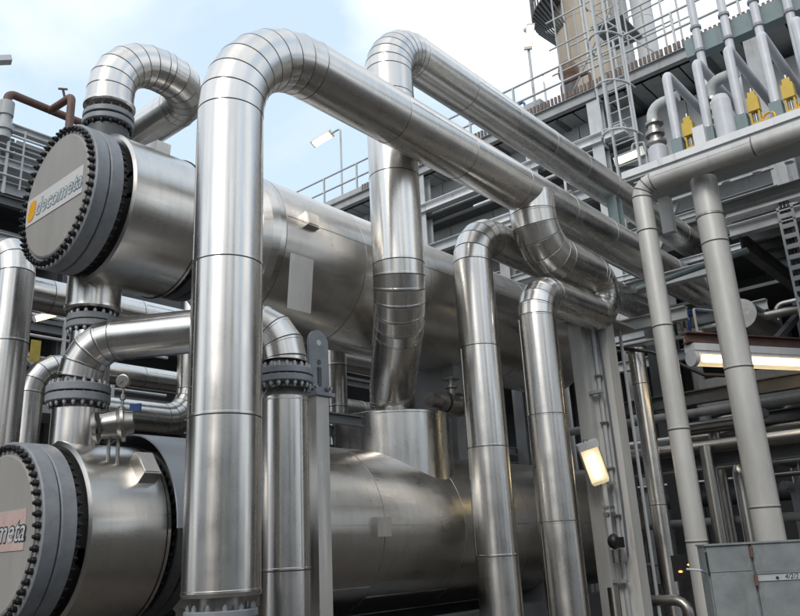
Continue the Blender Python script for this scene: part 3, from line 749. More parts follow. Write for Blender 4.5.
# ================================================================== beige pipes at right
GB = 'beige clad pipes at the right'; LIPX[0] = 1.9
t = thing('insulated_pipe', 'slim beige pipe rising left of its thicker twin and bending along the white ledge', 'pipe', (11.25, 4.3, 0), GB)
clad_pipe(t, [(11.25, 4.3, 0), (11.25, 4.3, 7.0), (11.25, -6, 7.0)], .15, .22, BEIGE, gores=3, step=1.55, n=32)
t = thing('insulated_pipe', 'thick beige upright pipe, rightmost, standing behind the grey cabinet', 'pipe', (11.65, 3.42, 0), GB)
clad_pipe(t, [(11.65, 3.44, 0), (11.65, 3.44, 6.95)], .20, .3, BEIGE, gores=3, step=1.95, n=36)
mb = MB(); mb.lathe((11.65, 3.44, 6.28), (0,0,1), [(0,.203),(.012,.212),(.03,.212),(.042,.203)], 32); part('band', mb, BARE, t)

LIPX[0] = 1.0
# ================================================================== near pipe rack: ledge, deck, joists
t = thing('pipe_rack', 'near pipe rack with white edge ledge, dark underside and white beams at the right', 'rack', (11.5, 0, 0))
mb = MB(); mb.box(11.5, 12.7, -6, 4.62, 7.28, 7.40); part('ledge', mb, LGREY, t)
mb = MB(); mb.box(11.46, 11.5, -6, 4.66, 7.33, 7.45); part('ledge_edge', mb, WHITE, t)
mb = MB(); mb.ibeam((11.62, -6, 7.13), (11.62, 4.5, 7.13), .22, .16); part('beam', mb, BEIGE, t)
mb = MB(); mb.ibeam((12.6, -6, 6.75), (12.6, 3.6, 6.75), .16, .16); part('beam', mb, LGREY, t)
for z, mm, hh in ((7.18, WHITE, .16), (6.84, WHITE, .22)):
    mb = MB(); mb.ibeam((14.0, -6, z), (14.0, 3.85, z), hh, .2); part('beam', mb, mm, t)
mb = MB(); mb.box(14.1, 24, -8, 3.8, 7.02, 7.06); part('deck', mb, DGREY, t)
for k, x in enumerate([14.7, 15.4, 16.1, 16.8, 17.5, 18.2, 18.9, 19.6, 20.3, 21.2, 22.1]):
    mb = MB(); mb.ibeam((x, -8, 6.9), (x, 3.8, 6.9), .2, .12); part('joist', mb, DGREY if k % 3 else GREY, t)
for y in (3.7, 1.2, -1.4, -4):
    mb = MB(); mb.ibeam((14.0, y, 6.62), (24, y, 6.62), .3, .18); part('beam', mb, DGREY, t)
for x, y in ((13.0, -3.5), (18.6, 3.9), (18.6, -1.6), (23.4, 3.9), (23.4, -1.5), (17.4, 6.9), (20.6, 9.5)):
    mb = MB(); mb.ibeam((x, y, 0), (x, y, 6.5), .3, .3, upv=(1,0,0)); part('column', mb, DGREY, t)
for p0, p1 in (((14.2, 3.7, 4.6), (18.6, 3.7, 6.5)), ((18.6, 3.9, 2.4), (23.4, 3.9, 5.8)), ((18.6, 3.9, 5.6), (18.6, -1.6, 2.4))):
    mb = MB(); mb.bar(p0, p1, .12, .12); part('brace', mb, DGREY, t)
# verticals/stanchions between the beams above the deck front
for y in (2.55, 2.1, 0.9):
    mb = MB(); mb.box(13.96, 14.06, y, y+.09, 7.26, 8.6); part('stanchion', mb, LGREY, t)
for y in (4.28,):
    mb = MB(); mb.box(12.55, 12.7, y+.05, y+.25, 6.62, 7.28); part('hanger', mb, WHITE, t)
# intermediate level
for z, x in ((4.2, 15.2), (3.0, 15.2), (4.2, 19.4)):
    mb = MB(); mb.ibeam((x, -6, z), (x, 7.2, z), .26, .2); part('beam', mb, DGREY, t)

# backdrop wall, added in a dark colour to give the gloom under the rack
wl = thing('backdrop_wall', 'dark backdrop wall added to give the gloom under the pipe rack', 'wall', (24.6, 0, 0))
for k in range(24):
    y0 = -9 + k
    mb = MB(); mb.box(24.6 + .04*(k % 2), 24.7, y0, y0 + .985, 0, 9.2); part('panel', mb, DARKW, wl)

# lots of pipes under the rack
def plain(label, pts, r, m, br=None, n=14, name='process_pipe', group='bare and clad pipes under the rack'):
    mb = MB(); mb.tube(pts, r, n, br or r*2.5); return solo(name, mb, m, label, 'pipe', group, loc=pts[0])
t = thing('insulated_pipe', 'capped slim steel pipe rising between the twin-leg column and the beige pipe', 'pipe', (12.3, 5.2, 0), 'bare and clad pipes under the rack')
clad_pipe(t, [(13.98, 5.93, 0), (13.98, 5.93, 5.02)], .155, .3, step=2.2, n=28)
mb = MB(); mb.lathe((13.98, 5.93, 5.02), (0,0,1), [(0,.155),(.01,.19),(.06,.19),(.07,.17)], 28); part('cap', mb, STEEL, t)
plain('thin grey rod pipe rising just right of the twin-leg column', [(13.2, 5.85, 0), (13.2, 5.85, 5.4)], .03, LGREY)
plain('steel pipe low under the rack crossing behind both beige pipes, upper of the pair', [(17.0, 8.5, 3.62), (17.0, -6, 3.72)], .14, STEELD, n=20)
plain('steel pipe low under the rack crossing behind both beige pipes, lower of the pair', [(14.85, 6.7, 3.22), (14.85, -6, 3.22)], .115, STEELD, n=20)
plain('short bright steel pipe end poking out left of the thick beige pipe', [(16.2, 6.3, 3.75), (16.2, 5.0, 3.75)], .14, STEELD, n=20)
plain('dull steel pipe standing right behind the slim beige pipe', [(14.6, 5.15, 0), (14.6, 5.15, 3.2)], .11, STEELD, n=16)
plain('dull upright steel pipe, left of a close pair between the beige pipes', [(15.9, 5.05, 0), (15.9, 5.05, 3.0), (18, 5.05, 3.0)], .12, STEELD, n=16)
plain('dull upright steel pipe, right of a close pair between the beige pipes', [(15.9, 4.6, 0), (15.9, 4.6, 3.0), (18, 4.6, 3.0)], .11, STEELD, n=16)
plain('upright steel pipe dropping from the beams right of the slim beige pipe', [(17.4, 6.05, 3.7), (17.4, 6.05, 6.4)], .11, STEELD, n=16)
plain('green-grey cable pipe spanning from the beige upright to the white hanger', [(13.2, 5.4, 5.98), (13.2, 3.4, 6.15)], .05, TEAL)
plain('dark pipe along the back of the rack at waist height', [(21.5, 9.8, 2.6), (21.5, -4, 2.6)], .22, DGREY, n=20)
plain('thin steel elbow near the ground left of the slim beige pipe', [(13.2, 6.5, .66), (13.2, 5.35, .66), (13.2, 5.35, 0)], .085, BARE, n=18)
plain('short capped steel stub beside the foot of the twin-leg column', [(11.2, 5.62, 0), (11.2, 5.62, .98)], .085, STEELD, n=18)
plain('thin conduit sagging past the beams left of the slim beige pipe', [(13.6, 6.3, 5.15), (13.7, 5.5, 4.9), (13.9, 4.7, 4.35), (14.2, 4.3, 4.3)], .035, BLACK, n=8)
t = thing('duct_elbow', 'crumpled foil-wrapped duct elbow under the rack near the right edge', 'duct', (17, 4, 5.5))
mb = MB(); mb.tube([(15.5, 4.35, 5.72), (17.6, 4.35, 5.72), (17.6, 4.35, 4.2)], .30, 28, .55); part('foil_wrap', mb, FOIL, t)
t = thing('junction_cabinet', 'pale grey junction box hung under the rack behind the thick beige pipe', 'box', (16, 5, 4))
mb = MB(); mb.box(16.4, 17.0, 3.6, 5.7, 4.05, 4.75); part('housing', mb, GREY, t)
mb = MB(); mb.box(16.36, 16.4, 3.7, 5.6, 4.12, 4.68); part('lid', mb, GREY, t)
t = thing('cable_tray', 'upright perforated cable tray hanging under the white beams at the right edge', 'cable tray', (14, 2.8, 5))
mb = MB(); mb.box(13.9, 13.93, 2.72, 2.76, 4.6, 7.0); mb.box(13.9, 13.93, 2.95, 2.99, 4.6, 7.0); part('side_rail', mb, LGREY, t)
for k in range(12):
    mb = MB(); mb.box(13.9, 13.94, 2.76, 2.95, 4.7 + k*.19, 4.78 + k*.19); part('rung', mb, LGREY, t)
for k in range(3):
    mb = MB(); mb.tube([(13.96, 2.80 + k*.06, 4.4), (13.96, 2.80 + k*.06, 7.1)], .022, 6); part('cable', mb, BLACK if k else RUST, t)

rc = random.Random(11)
for k in range(16):
    x = rc.uniform(15.2, 22.5); y = rc.uniform(0.5, 7.5)
    z0 = rc.choice([0, 0, 3.1, 4.3]); z1 = z0 + rc.uniform(1.6, 3.0) if z0 else rc.uniform(2.2, 6.3)
    r_ = rc.choice([.05, .07, .09, .12])
    pts = [(x, y, z0), (x, y, z1), (x + rc.choice([-1, 1]) * rc.uniform(.6, 2), y, z1)] if k % 2 else [(x, y, z0), (x, y, z1), (x, y - rc.uniform(.8, 3), z1)]
    BL = {0: 'thin bent pipe above the lit tube lamp near the right edge', 1: 'thin bent pipe low in the gloom just above the cabinet at the right edge',
          2: 'thin bent pipe higher at the right edge, behind the low one above the cabinet', 7: 'thin upright pipe just right of the thick beige pipe below the tube lamp',
          8: 'thin pipe half hidden beside a thicker one between the two beige pipes', 12: 'dull steel pipe standing between the two beige pipes above the cabinet',
          15: 'thin upright pipe between the two beige pipes at tube lamp height'}
    if k not in BL: continue
    plain(BL[k], pts, r_, (STEELD, LGREY, BARE, GREY)[k % 4], n=12, group='thin bent pipes in the gloom under the rack')
for k in range(9):
    x = rc.uniform(15.0, 22); z = rc.uniform(.9, 6.2)
    rr2 = rc.choice([.04, .06, .09])
    LL = {4: 'topmost thin level pipe under the rack, above the lit tube lamp', 2: 'thin level pipe just below the lit tube lamp', 3: 'thin level pipe well below the tube lamp, between the beige pipes',
          1: 'thin level pipe in the gloom halfway from tube lamp to cabinet', 5: 'thin level pipe in the gloom just above the cabinet', 8: 'lowest thin level pipe, left of the slim beige pipe near the ground'}
    if k not in LL: continue
    plain(LL[k], [(x, 8.6, z), (x, -5, z)], rr2, (LGREY, STEELD, GREY)[k % 3], n=10, group='thin level pipes in the gloom under the rack')
t = thing('cable_rack', 'ladder of pale cables and clips high behind the slim beige pipe', 'cable tray', (15.6, 7, 5.9))
for k in range(7):
    y = 5.2 + k * .14
    mb = MB(); mb.tube([(15.4, y, 5.2), (15.4, y, 6.0), (16.6, y, 6.2)], .03, 6); part('cable', mb, (LGREY, BLUE, BARE, BLACK)[k % 4], t)
mb = MB(); mb.box(15.36, 15.44, 5.1, 6.3, 5.45, 5.53); part('rung', mb, LGREY, t)
# fluorescent fitting
t = thing('tube_lamp', 'long lit tube lamp in a white tray behind the thick beige pipe', 'lamp', (12.8, 4.5, 4.5))
a0 = Vector((12.72, 4.47, 4.50)); a1 = Vector((15.35, 2.9, 4.47)); dd = (a1 - a0).normalized(); sd = dd.cross(Vector((0,0,1))).normalized()
if sd.dot(Vector((-1,-.6,0))) < 0: sd = -sd
uz = Vector((0,0,1)); mid = (a0 + a1)/2; hl = (a1 - a0).length/2
mb = MB(); mb.obox(mid + uz*.10, (dd, sd, uz), (hl, .13, .06)); mb.obox(mid + uz*.02 + sd*.10, (dd, sd, uz), (hl-.01, .012, .05)); part('tray', mb, WHITE, t)
mb = MB(); mb.cyl(a0 + dd*.06 - uz*.07, a1 - dd*.06 - uz*.07, .13, 20); part('diffuser', mb, TDIFF, t)
mb = MB(); mb.cyl(a0 + dd*.22 - uz*.07 + sd*.03, a1 - dd*.22 - uz*.07 + sd*.03, .06, 14); part('tube', mb, LAMPW, t)
for q in (a0 - dd*.005, a1 - dd*.07):
    mb = MB(); mb.cyl(q - uz*.07, q + dd*.075 - uz*.07, .14, 20); part('end_cap', mb, PLAST, t)
mb = MB(); mb.ibeam(a0 + uz*.27 - dd*.05, a1 + uz*.27 + dd*.5, .18, .2); part('mounting_channel', mb, RUST, t)

# ================================================================== ledge pipework
LG = 'bent relief pipes on the ledge'
ords = ['leftmost and lowest', 'second from the left', 'middle', 'fourth from the left', 'fifth from the left', 'sixth from the left', 'seventh from the left']
for k in range(5):
    V = 3.78 - k * .515
    z1 = 9.12
    t = thing('bent_pipe', f'pale grey pipe bent over the white ledge, {ords[k]} of the row', 'pipe', (11.85, V, 7.4), LG)
    mb = MB(); mb.tube([(11.85, V, 7.4), (11.85, V, z1), (15.6, V, z1)], .076, 16, .12); part('bent_tube', mb, LAV, t)
    mb = MB(); mb.box(11.75, 11.95, V-.09, V+.09, 7.40, 7.85); mb.box(11.72, 11.98, V-.12, V+.12, 7.40, 7.44); part('support', mb, TEAL, t)
    mb = MB(); mb.lathe((11.85, V, 7.8), (0,0,1), [(0,.10),(.06,.10)], 16); part('clamp', mb, BARE, t)
    if k in (0, 2, 3):
        yv = thing('yellow_valve', ('yellow valve beside the foot of the leftmost bent pipe', '', 'yellow valve at the foot of the middle bent pipe', 'yellow valve between the two rightmost bent pipes in view', 'yellow valve near the right edge on the ledge', 'yellow valve past the last bent pipe')[k], 'valve', (11.9, V-.2, 7.45), 'yellow valves on the ledge')
        yx, yy = 11.88, V - .2
        mb = MB(); mb.lathe((yx, yy, 7.41), (0,0,1), [(0,.09),(.04,.09),(.04,.05),(.10,.05),(.10,.09),(.14,.09),(.14,.06),(.24,.06)], 14); part('body', mb, YEL, yv)
        mb = MB(); mb.box(yx-.06, yx+.06, yy-.075, yy+.075, 7.63, 7.66); mb.box(yx-.05, yx+.05, yy-.075, yy-.05, 7.66, 7.86); mb.box(yx-.05, yx+.05, yy+.05, yy+.075, 7.66, 7.86); mb.box(yx-.07, yx+.07, yy-.085, yy+.085, 7.86, 8.10); mb.box(yx-.045, yx+.045, yy-.055, yy+.055, 8.10, 8.20); part('actuator', mb, YEL, yv)
        mb = MB(); mb.cyl((yx, yy, 7.64), (yx, yy, 7.88), .018, 8); mb.cyl((yx, yy, 8.2), (yx, yy, 8.27), .025, 8); part('stem', mb, BARE, yv)
        mb = MB(); mb.tube([(yx-.1+.03*math.cos(q_*PI/8), yy-.19+.10*math.cos(q_*PI/8), 7.62+.10*math.sin(q_*PI/8)) for q_ in range(17)], .018, 6); mb.cyl((yx-.1, yy-.29, 7.62), (yx-.1, yy-.09, 7.62), .014, 6); mb.cyl((yx, yy, 7.62), (yx-.1, yy-.19, 7.62), .02, 6); part('handwheel', mb, ORANGE, yv)
    if k == 4: continue
    t = thing('straight_pipe', f'tall straight pale pipe on the green-grey beam, {ords[k]}', 'pipe', (13.25, V-.25, 7.4), 'tall straight pipes behind the ledge')
    mb = MB(); mb.cyl((13.1, V-.28, 7.4), (13.1, V-.28, 14.5), .074, 16); part('tube', mb, LAV, t)
    for z in (10.05, 10.55):
        mb = MB(); mb.lathe((13.1, V-.28, z), (0,0,1), [(0,.1),(.05,.1)], 16); part('clamp', mb, FLG, t)
t = solo('support_beam', MB().box(13.2, 13.45, -6, 3.78, 10.12, 10.5), TEAL, 'green-grey beam carrying the tall straight pipes', 'beam')
for k, (x, V) in enumerate(((12.1, 4.22), (12.1, 3.22))):
    t = thing('relief_valve', ('relief valve with silver bonnet and curved outlet at the left end of the ledge', 'relief valve with tall pale cap between the second and middle bent pipes')[k], 'valve', (x, V, 7.4), 'relief valves on the ledge')
    mb = MB(); mb.lathe((x, V, 7.4), (0,0,1), [(0,.17),(.55,.17),(.62,.12)], 24); part('body', mb, LAV if k == 0 else BARE, t)
    mb = MB(); mb.lathe((x, V, 8.0), (0,0,1), [(0,.12),(.05,.17),(.10,.17),(.10,.10),(.22,.10),(.22,.16),(.28,.16),(.28,.11),(.4,.10)], 24); part('bonnet', mb, BARE, t)
    mb = MB(); mb.tube([(x, V, 8.35), (x, V, 8.78), (x, V-.5, 8.78)], .095, 16, .22); part('outlet_elbow', mb, LGREY, t)
    mb = MB(); mb.lathe((x, V-.02, 8.42), (0,0,1), [(0,.15),(.05,.15)], 20); part('flange', mb, BARE, t)
t = solo('capped_cylinder', MB().lathe((11.72, 2.98, 7.4), (0,0,1), [(0,.15),(.75,.15),(.85,.12),(.88,.05)], 24), LAV, 'pale cylinder with rounded top standing on the ledge beside the second bent pipe', 'cap')
t = solo('valve_box', MB().box(11.62, 11.78, 3.28, 3.46, 7.4, 7.85), WHITE, 'small white box on the ledge behind the yellow valve', 'box')

# ================================================================== far process structure with deck, railings
t = thing('process_structure', 'tall grey steel process structure with railed top deck behind the pipes', 'structure', (19.3, 10, 0))
mb = MB(); mb.box(19.35, 30, -12, 26, 14.36, 14.42); part('deck', mb, GRATE, t)
mb = MB(); mb.ibeam((19.3, -12, 14.2), (19.3, 26, 14.2), .34, .2); part('beam', mb, GREY, t)
mb = MB(); mb.box(19.26, 19.29, 14, 26, 14.42, 14.6); part('toe_board', mb, GREY, t)
# grating edge: close bars
for k in range(190):
    y = -6 + k * .125
    mb = MB(); mb.box(19.24, 19.30, y, y + .07, 14.425, 14.64) 
    if k == 0: gm = mb.mesh('grating_bar', GRBR, (0, y, 0))
    inst('grating_bar', gm, (0, y, 0), t)
for k in range(13):
    y = -11 + k * 2.3
    mb = MB(); mb.ibeam((19.5, y, 14.1), (30, y, 14.1), .3, .16); part('joist', mb, DGREY, t)
for k in range(52):
    y = -9 + k * .55
    mb = MB(); mb.box(19.5, 21.6, y, y+.5, 14.0, 14.03); part('soffit_panel', mb, GREY, t)
mb = MB(); mb.ibeam((21.8, -12, 13.75), (21.8, 26, 13.75), .5, .25); part('beam', mb, DGREY, t)
# railing
for k in range(21):
    y = -10 + k * 1.75
    mb = MB(); mb.bar((19.32, y, 14.42), (19.32, y, 15.66), .06, .06); part('railing_post', mb, LGREY, t)
for z in (15.66, 15.08):
    mb = MB(); mb.cyl((19.32, -11, z), (19.32, 26, z), .035, 8); part('handrail', mb, LGREY, t)
# lower fascia levels
mb = MB(); mb.ibeam((19.3, 7.5, 12.72), (19.3, 26, 12.72), .3, .3); part('beam', mb, WHITE, t)
mb = MB(); mb.ibeam((19.9, 7.5, 12.55), (19.9, 26, 12.55), .3, .2); part('beam', mb, LGREY, t)
mb = MB(); mb.ibeam((19.3, 7.5, 11.15), (19.3, 26, 11.15), .34, .3); part('beam', mb, LGREY, t)
for k in range(10):
    y = 7.6 + k * 1.8
    mb = MB(); mb.box(20.3, 20.36, y, y+1.77, 12.8, 14.1); part('wall_panel', mb, HOUSE, t)
    mb = MB(); mb.box(20.6, 20.66, y, y+1.77, 11.3, 12.5); part('wall_panel', mb, HOUSE, t)
    mb = MB(); mb.box(21.2, 21.26, y, y+1.77, 7.4, 10.9); part('wall_panel', mb, GREY, t)
mb = MB(); mb.box(19.4, 30, 7.5, 26, 12.44, 12.5); part('deck', mb, DGREY, t)
mb = MB(); mb.box(19.4, 30, 4.0, 26, 10.9, 10.98); part('deck', mb, DGREY, t)
mb = MB(); mb.box(19.4, 30, 4.0, 26, 7.3, 7.38); part('deck', mb, DGREY, t)
for y in (24, 19.5, 15.0, 10.6, 8.4, 3.9, -1, -6):
    mb = MB(); mb.ibeam((19.45, y, 0), (19.45, y, 14.0), .36, .36, upv=(1,0,0)); part('column', mb, LGREY if y > 8 else GREY, t)
for y in (17, 12.6, 6):
    mb = MB(); mb.bar((19.5, y, 11), (19.5, y+2.2, 7.4), .14, .14); part('brace', mb, GREY, t)
for z in (8.4, 9.6, 10.2):
    mb = MB(); mb.ibeam((19.3, 4, z), (19.3, 26, z), .16, .14); part('beam', mb, GREY if z > 9 else LGREY, t)
# grey wall seen over the ledge
for k in range(9):
    y = -9 + k * 1.9
    mb = MB(); mb.box(20.7, 20.8, y, y+1.88, 10.1, 13.7); part('wall_panel', mb, HOUSE, t)
mb = MB(); mb.ibeam((20.4, -9, 10.0), (20.4, 8, 10.0), .4, .25); part('beam', mb, GREY, t)
mb = MB(); mb.box(20.4, 24.6, -9, 8, 9.2, 9.8); part('soffit', mb, DGREY, t)
mb = MB(); mb.bar((20.5, 8.5, 12.4), (20.5, 4.5, 11.0), .25, .2); part('brace', mb, GREY, t)
mb = MB(); mb.box(29.8, 30, -12, 26, 0, 14.3); part('rear_backdrop', mb, DARKW, t)  # backdrop added so the gaps in the structure read dark

# equipment block behind ledge (dark boxes and bright slots)
t = thing('rack_equipment', 'dark equipment row standing on the near rack deck behind the white beams', 'equipment', (16, 0, 7.06))
for k in range(5):
    y = 3.0 - k * 1.9
    mb = MB(); mb.box(16.2, 18.2, y - 1.6, y, 7.06, 8.9 - .2*(k % 2)); part('casing', mb, DGREY if k % 2 else FLGD, t)
    mb = MB(); mb.lathe((16.1, y - .8, 7.9), (1,0,0), [(0,.34),(.1,.4),(.2,.4)], 20); part('cover', mb, RUST if k == 1 else FLGD, t)

# green-grey post and inner frames under pipe B
t = thing('pipe_support', 'green-grey steel post standing under the uppermost steel run', 'support', (15, 7.2, 8))
mb = MB(); mb.ibeam((15.0, 6.35, 7.5), (15.0, 6.35, 8.73), .3, .22, upv=(1,0,0)); part('post', mb, TEAL, t)
t = thing('pipe_gantry', 'light steel gantry carrying the long runs where they enter the rack', 'gantry', (15, 6, 0))
for x in (15.0, 18.6):
    mb = MB(); mb.ibeam((x, 4.6, 6.62), (x, 9.6, 6.62), .26, .2); part('cross_beam', mb, LGREY, t)
    mb = MB(); mb.ibeam((x, 9.2, 0), (x, 9.2, 8.7), .26, .26, upv=(1,0,0)); part('post', mb, GREY, t)
    mb = MB(); mb.ibeam((x, 6.1, 7.58), (x, 9.6, 7.58), .16, .14); part('cross_beam', mb, LGREY, t)
    mb = MB(); mb.ibeam((x, 5.2, 5.85), (x, 9.6, 5.85), .26, .2); part('cross_beam', mb, LGREY, t)
for y, z in ((7.25, 8.2), (7.1, 7.9)):
    mb = MB(); mb.ibeam((13.2, y, z), (23, y, z), .3, .2); part('long_beam', mb, GREY, t)
for y in (7.0, 7.6):
    mb = MB(); mb.tube([(14.1, y, 7.6), (14.1, y, 9.3), (14.1, y+.5, 9.3)], .03, 8); part('handrail', mb, WHITE, t)
mb = MB(); mb.cyl((14.1, 6.9, 9.3), (14.1, 9.4, 9.3), .03, 8); part('handrail', mb, WHITE, t)
mb = MB(); mb.ibeam((14.2, 6.9, 8.75), (14.2, 9.6, 8.75), .18, .16); part('cross_beam', mb, WHITE, t)

# ladder with cage
t = thing('caged_ladder', 'steel ladder with safety cage hoops climbing to the railed top deck', 'ladder', (17, 7, 9))
LY0, LY1 = 6.40, 6.98; zA, zB = 8.8, 16.4
for y in (LY0, LY1):
    mb = MB(); mb.bar((17, y, zA), (17, y, zB), .09, .05, upv=(0,1,0)); part('stringer', mb, LGREY, t)
b = MB(); b.cyl((0, 0, 0), (0, LY1-LY0, 0), .018, 6); me = b.mesh('rung', LGREY)
k = 0
while zA + .15 + k*.3 < zB - .6: inst('rung', me, (17, LY0, zA + .15 + k*.3), t); k += 1
cyc = (LY0+LY1)/2
hp = [(17 - .82*math.sin(a), cyc + .46*math.cos(a)*1.0, 0) for a in [PI*j/12 for j in range(13)]]
b = MB(); b.tube(hp, .03, 6, .05); me = b.mesh('hoop', LGREY, (17, cyc, 0))
for z in (11.05, 12.4, 13.8, 15.2, 16.2): inst('hoop', me, (17, cyc, z), t)
for a in (PI*.1, PI*.32, PI*.5, PI*.68, PI*.9):
    p = Vector((17 - .82*math.sin(a), cyc + .46*math.cos(a), 0)); mb = MB(); mb.bar(p + Vector((0,0,11.0)), p + Vector((0,0,16.25)), .05, .02); part('cage_strap', mb, LGREY, t)

# motor lump and small stuff on deck
t = thing('pump_motor', 'brown rounded motor on the top deck at the foot of the cream stack', 'motor', (21.5, 11.2, 14.4))
mb = MB(); mb.sphere((21.0, 9.8, 16.5), .36, 14, (1,1,1.15)); mb.lathe((21, 9.8, 16.0), (0,0,1), [(0,.2),(.3,.3)], 14); part('housing', mb, COPPER, t)
mb = MB(); mb.lathe((21.0, 9.8, 14.42), (0,0,1), [(0,.4),(.2,.4),(.2,.22),(1.6,.22)], 16); part('base', mb, DGREY, t)
mb = MB(); mb.box(20.2, 20.9, 10.7, 11.6, 14.42, 15.0); mb.cyl((20.4,11.8,14.42),(20.4,11.8,15.4),.15,10); part('gearbox', mb, GREY, t)
mb = MB(); mb.tube([(20.3,12.4,14.42),(20.3,12.4,15.5),(20.3,11.2,15.7),(20.3,11.0,14.6)], .04, 6); part('hose', mb, BLUE, t)

t = thing('deck_equipment', 'jumble of small pumps, boxes and hoses along the railed top deck', 'equipment', (20.5, 9, 14.42))
for k in range(14):
    x = rc.uniform(19.9, 21.5); y = rc.uniform(5.0, 13.5); h_ = rc.uniform(.3, 1.1); q_ = rc.uniform(.12, .35)
    if k % 3 == 0:
        mb = MB(); mb.lathe((x, y, 14.42), (0,0,1), [(0, q_), (h_*.6, q_), (h_*.6, q_*.6), (h_, q_*.55)], 12); part('pump', mb, (GREY, COPPER, FLG)[k % 2], t)
    elif k % 3 == 1:
        mb = MB(); mb.box(x-q_, x+q_, y-q_, y+q_, 14.42, 14.42+h_); mb.box(x-q_*.6, x+q_*.6, y-q_*.7, y+q_*.7, 14.42+h_, 14.5+h_); part('box', mb, (GREY, DGREY, RUST)[k % 3 - 1], t)
    else:
        mb = MB(); mb.tube([(x, y, 14.42), (x, y, 14.6+h_), (x, y-q_*3, 14.6+h_), (x, y-q_*3, 14.42)], .05, 8); part('hose', mb, (LGREY, RUST)[k % 2], t)
t = thing('scaffold', 'thin tube scaffold poles standing on the top deck in front of the cream stack', 'scaffold', (20, 9, 14.42))
for x in (20.0, 21.6):
    for y in (6.2, 7.3, 8.5, 9.6):
        mb = MB(); mb.cyl((x, y, 14.42), (x, y, 14.42 + rc.uniform(3.6, 5.2)), .03, 6); part('pole', mb, (LGREY, GREY)[int(y) % 2], t)
    for z in (15.9, 16.9, 17.9):
        mb = MB(); mb.cyl((x, 5.9, z), (x, 9.9, z + rc.uniform(-.1, .1)), .028, 6); part('ledger', mb, LGREY, t)
for p, q in (((20, 6.2, 14.6), (20, 8.5, 17.8)), ((20, 9.6, 14.6), (20, 7.3, 17.8)), ((20, 8.5, 15.9), (21.6, 8.5, 17.9))):
    mb = MB(); mb.cyl(p, q, .028, 6); part('brace', mb, GREY, t)
mb = MB(); mb.box(20.0, 21.6, 7.4, 8.4, 16.95, 17.0); part('plank', mb, CONC, t)
# stack
t = thing('stack', 'cream round stack with ring seams rising behind the top deck', 'stack', (24, 10.2, 14.4))
SC = Vector((24.6, 10.55, 0))
for k in range(6):
    z0 = 14.2 + k * 2.1
    part('shell_course', section(SC + Vector((0,0,z0)), XY, SC + Vector((0,0,z0+2.1)), XY, 1.16, 1.16, 0, 48), STACK, t)
for a in (2.9, 3.5, 4.4):
    p = SC + Vector((1.2*math.cos(a), 1.2*math.sin(a), 0)); mb = MB(); mb.cyl(p + Vector((0,0,14.4)), p + Vector((0,0,26)), .045, 8); part('riser_pipe', mb, LGREY, t)
mb = MB(); mb.lathe(SC + Vector((0,0,16.15)), (0,0,1), [(0,1.17),(.02,1.24),(.12,1.24),(.14,1.17)], 48, False, False); part('stiffening_ring', mb, STACK, t)
t = thing('stack_platform', 'dark round platform with hooped guard on the left of the cream stack', 'platform', (24.6, 11.6, 21))
mb = MB(); n_ = 24
PC = SC + Vector((0,.0,21.3))
for j in range(n_):
    a0_, a1_ = R(92)+R(75)*j/n_, R(92)+R(75)*(j+1)/n_
    q = [PC + Vector((r*math.cos(a), r*math.sin(a), 0)) for r, a in ((1.18,a0_),(1.18,a1_),(1.95,a1_),(1.95,a0_))]
    mb.prism(q, (0,0,.06))
part('deck', mb, GRATE, t)
for z in (.5, 1.1):
    mb = MB(); mb.tube([PC + Vector((1.95*math.cos(R(92)+R(75)*j/16), 1.95*math.sin(R(92)+R(75)*j/16), z)) for j in range(17)], .03, 6, .02); part('guard_rail', mb, DGREY, t)
for j in range(13):
    a = R(92)+R(75)*j/12; p = PC + Vector((1.95*math.cos(a), 1.95*math.sin(a), 0)); mb = MB(); mb.bar(p, p + Vector((0,0,1.1)), .05, .05); part('guard_post', mb, DGREY, t)
    mb = MB(); mb.bar(p, PC + Vector((1.18*math.cos(a), 1.18*math.sin(a), -1.0)), .05, .05); part('bracket', mb, DGREY, t)
for k, (x, y, r) in enumerate(((28, 10.35, .30), (28, 9.45, .42))):
    t = thing('vent_column', ('narrow pale vent column just right of the cream stack', 'wider pale vent column right of the narrow one behind the deck')[k], 'vent', (x, y, 14.4), 'pale vent columns behind the deck')
    for j in range(4): part('shell_course', section(Vector((x,y,14.4+j*2.6)), XY, Vector((x,y,17.0+j*2.6)), XY, r, r, 0, 28), TANK, t)
    mb = MB(); mb.lathe((x,y,16), (0,0,1), [(0,r+.06),(.06,r+.06)], 24); part('ring', mb, TANK, t)
t = thing('ladder', 'dark narrow ladder beside the vent columns', 'ladder', (26, 9.3, 14.4))
for y in (9.55, 9.85):
    mb = MB(); mb.bar((25.9, y, 14.4), (25.9, y, 24), .05, .05); part('stringer', mb, GREY, t)
for k in range(28):
    mb = MB(); mb.cyl((25.9, 9.55, 14.6+k*.32), (25.9, 9.85, 14.6+k*.32), .02, 6); part('rung', mb, GREY, t)

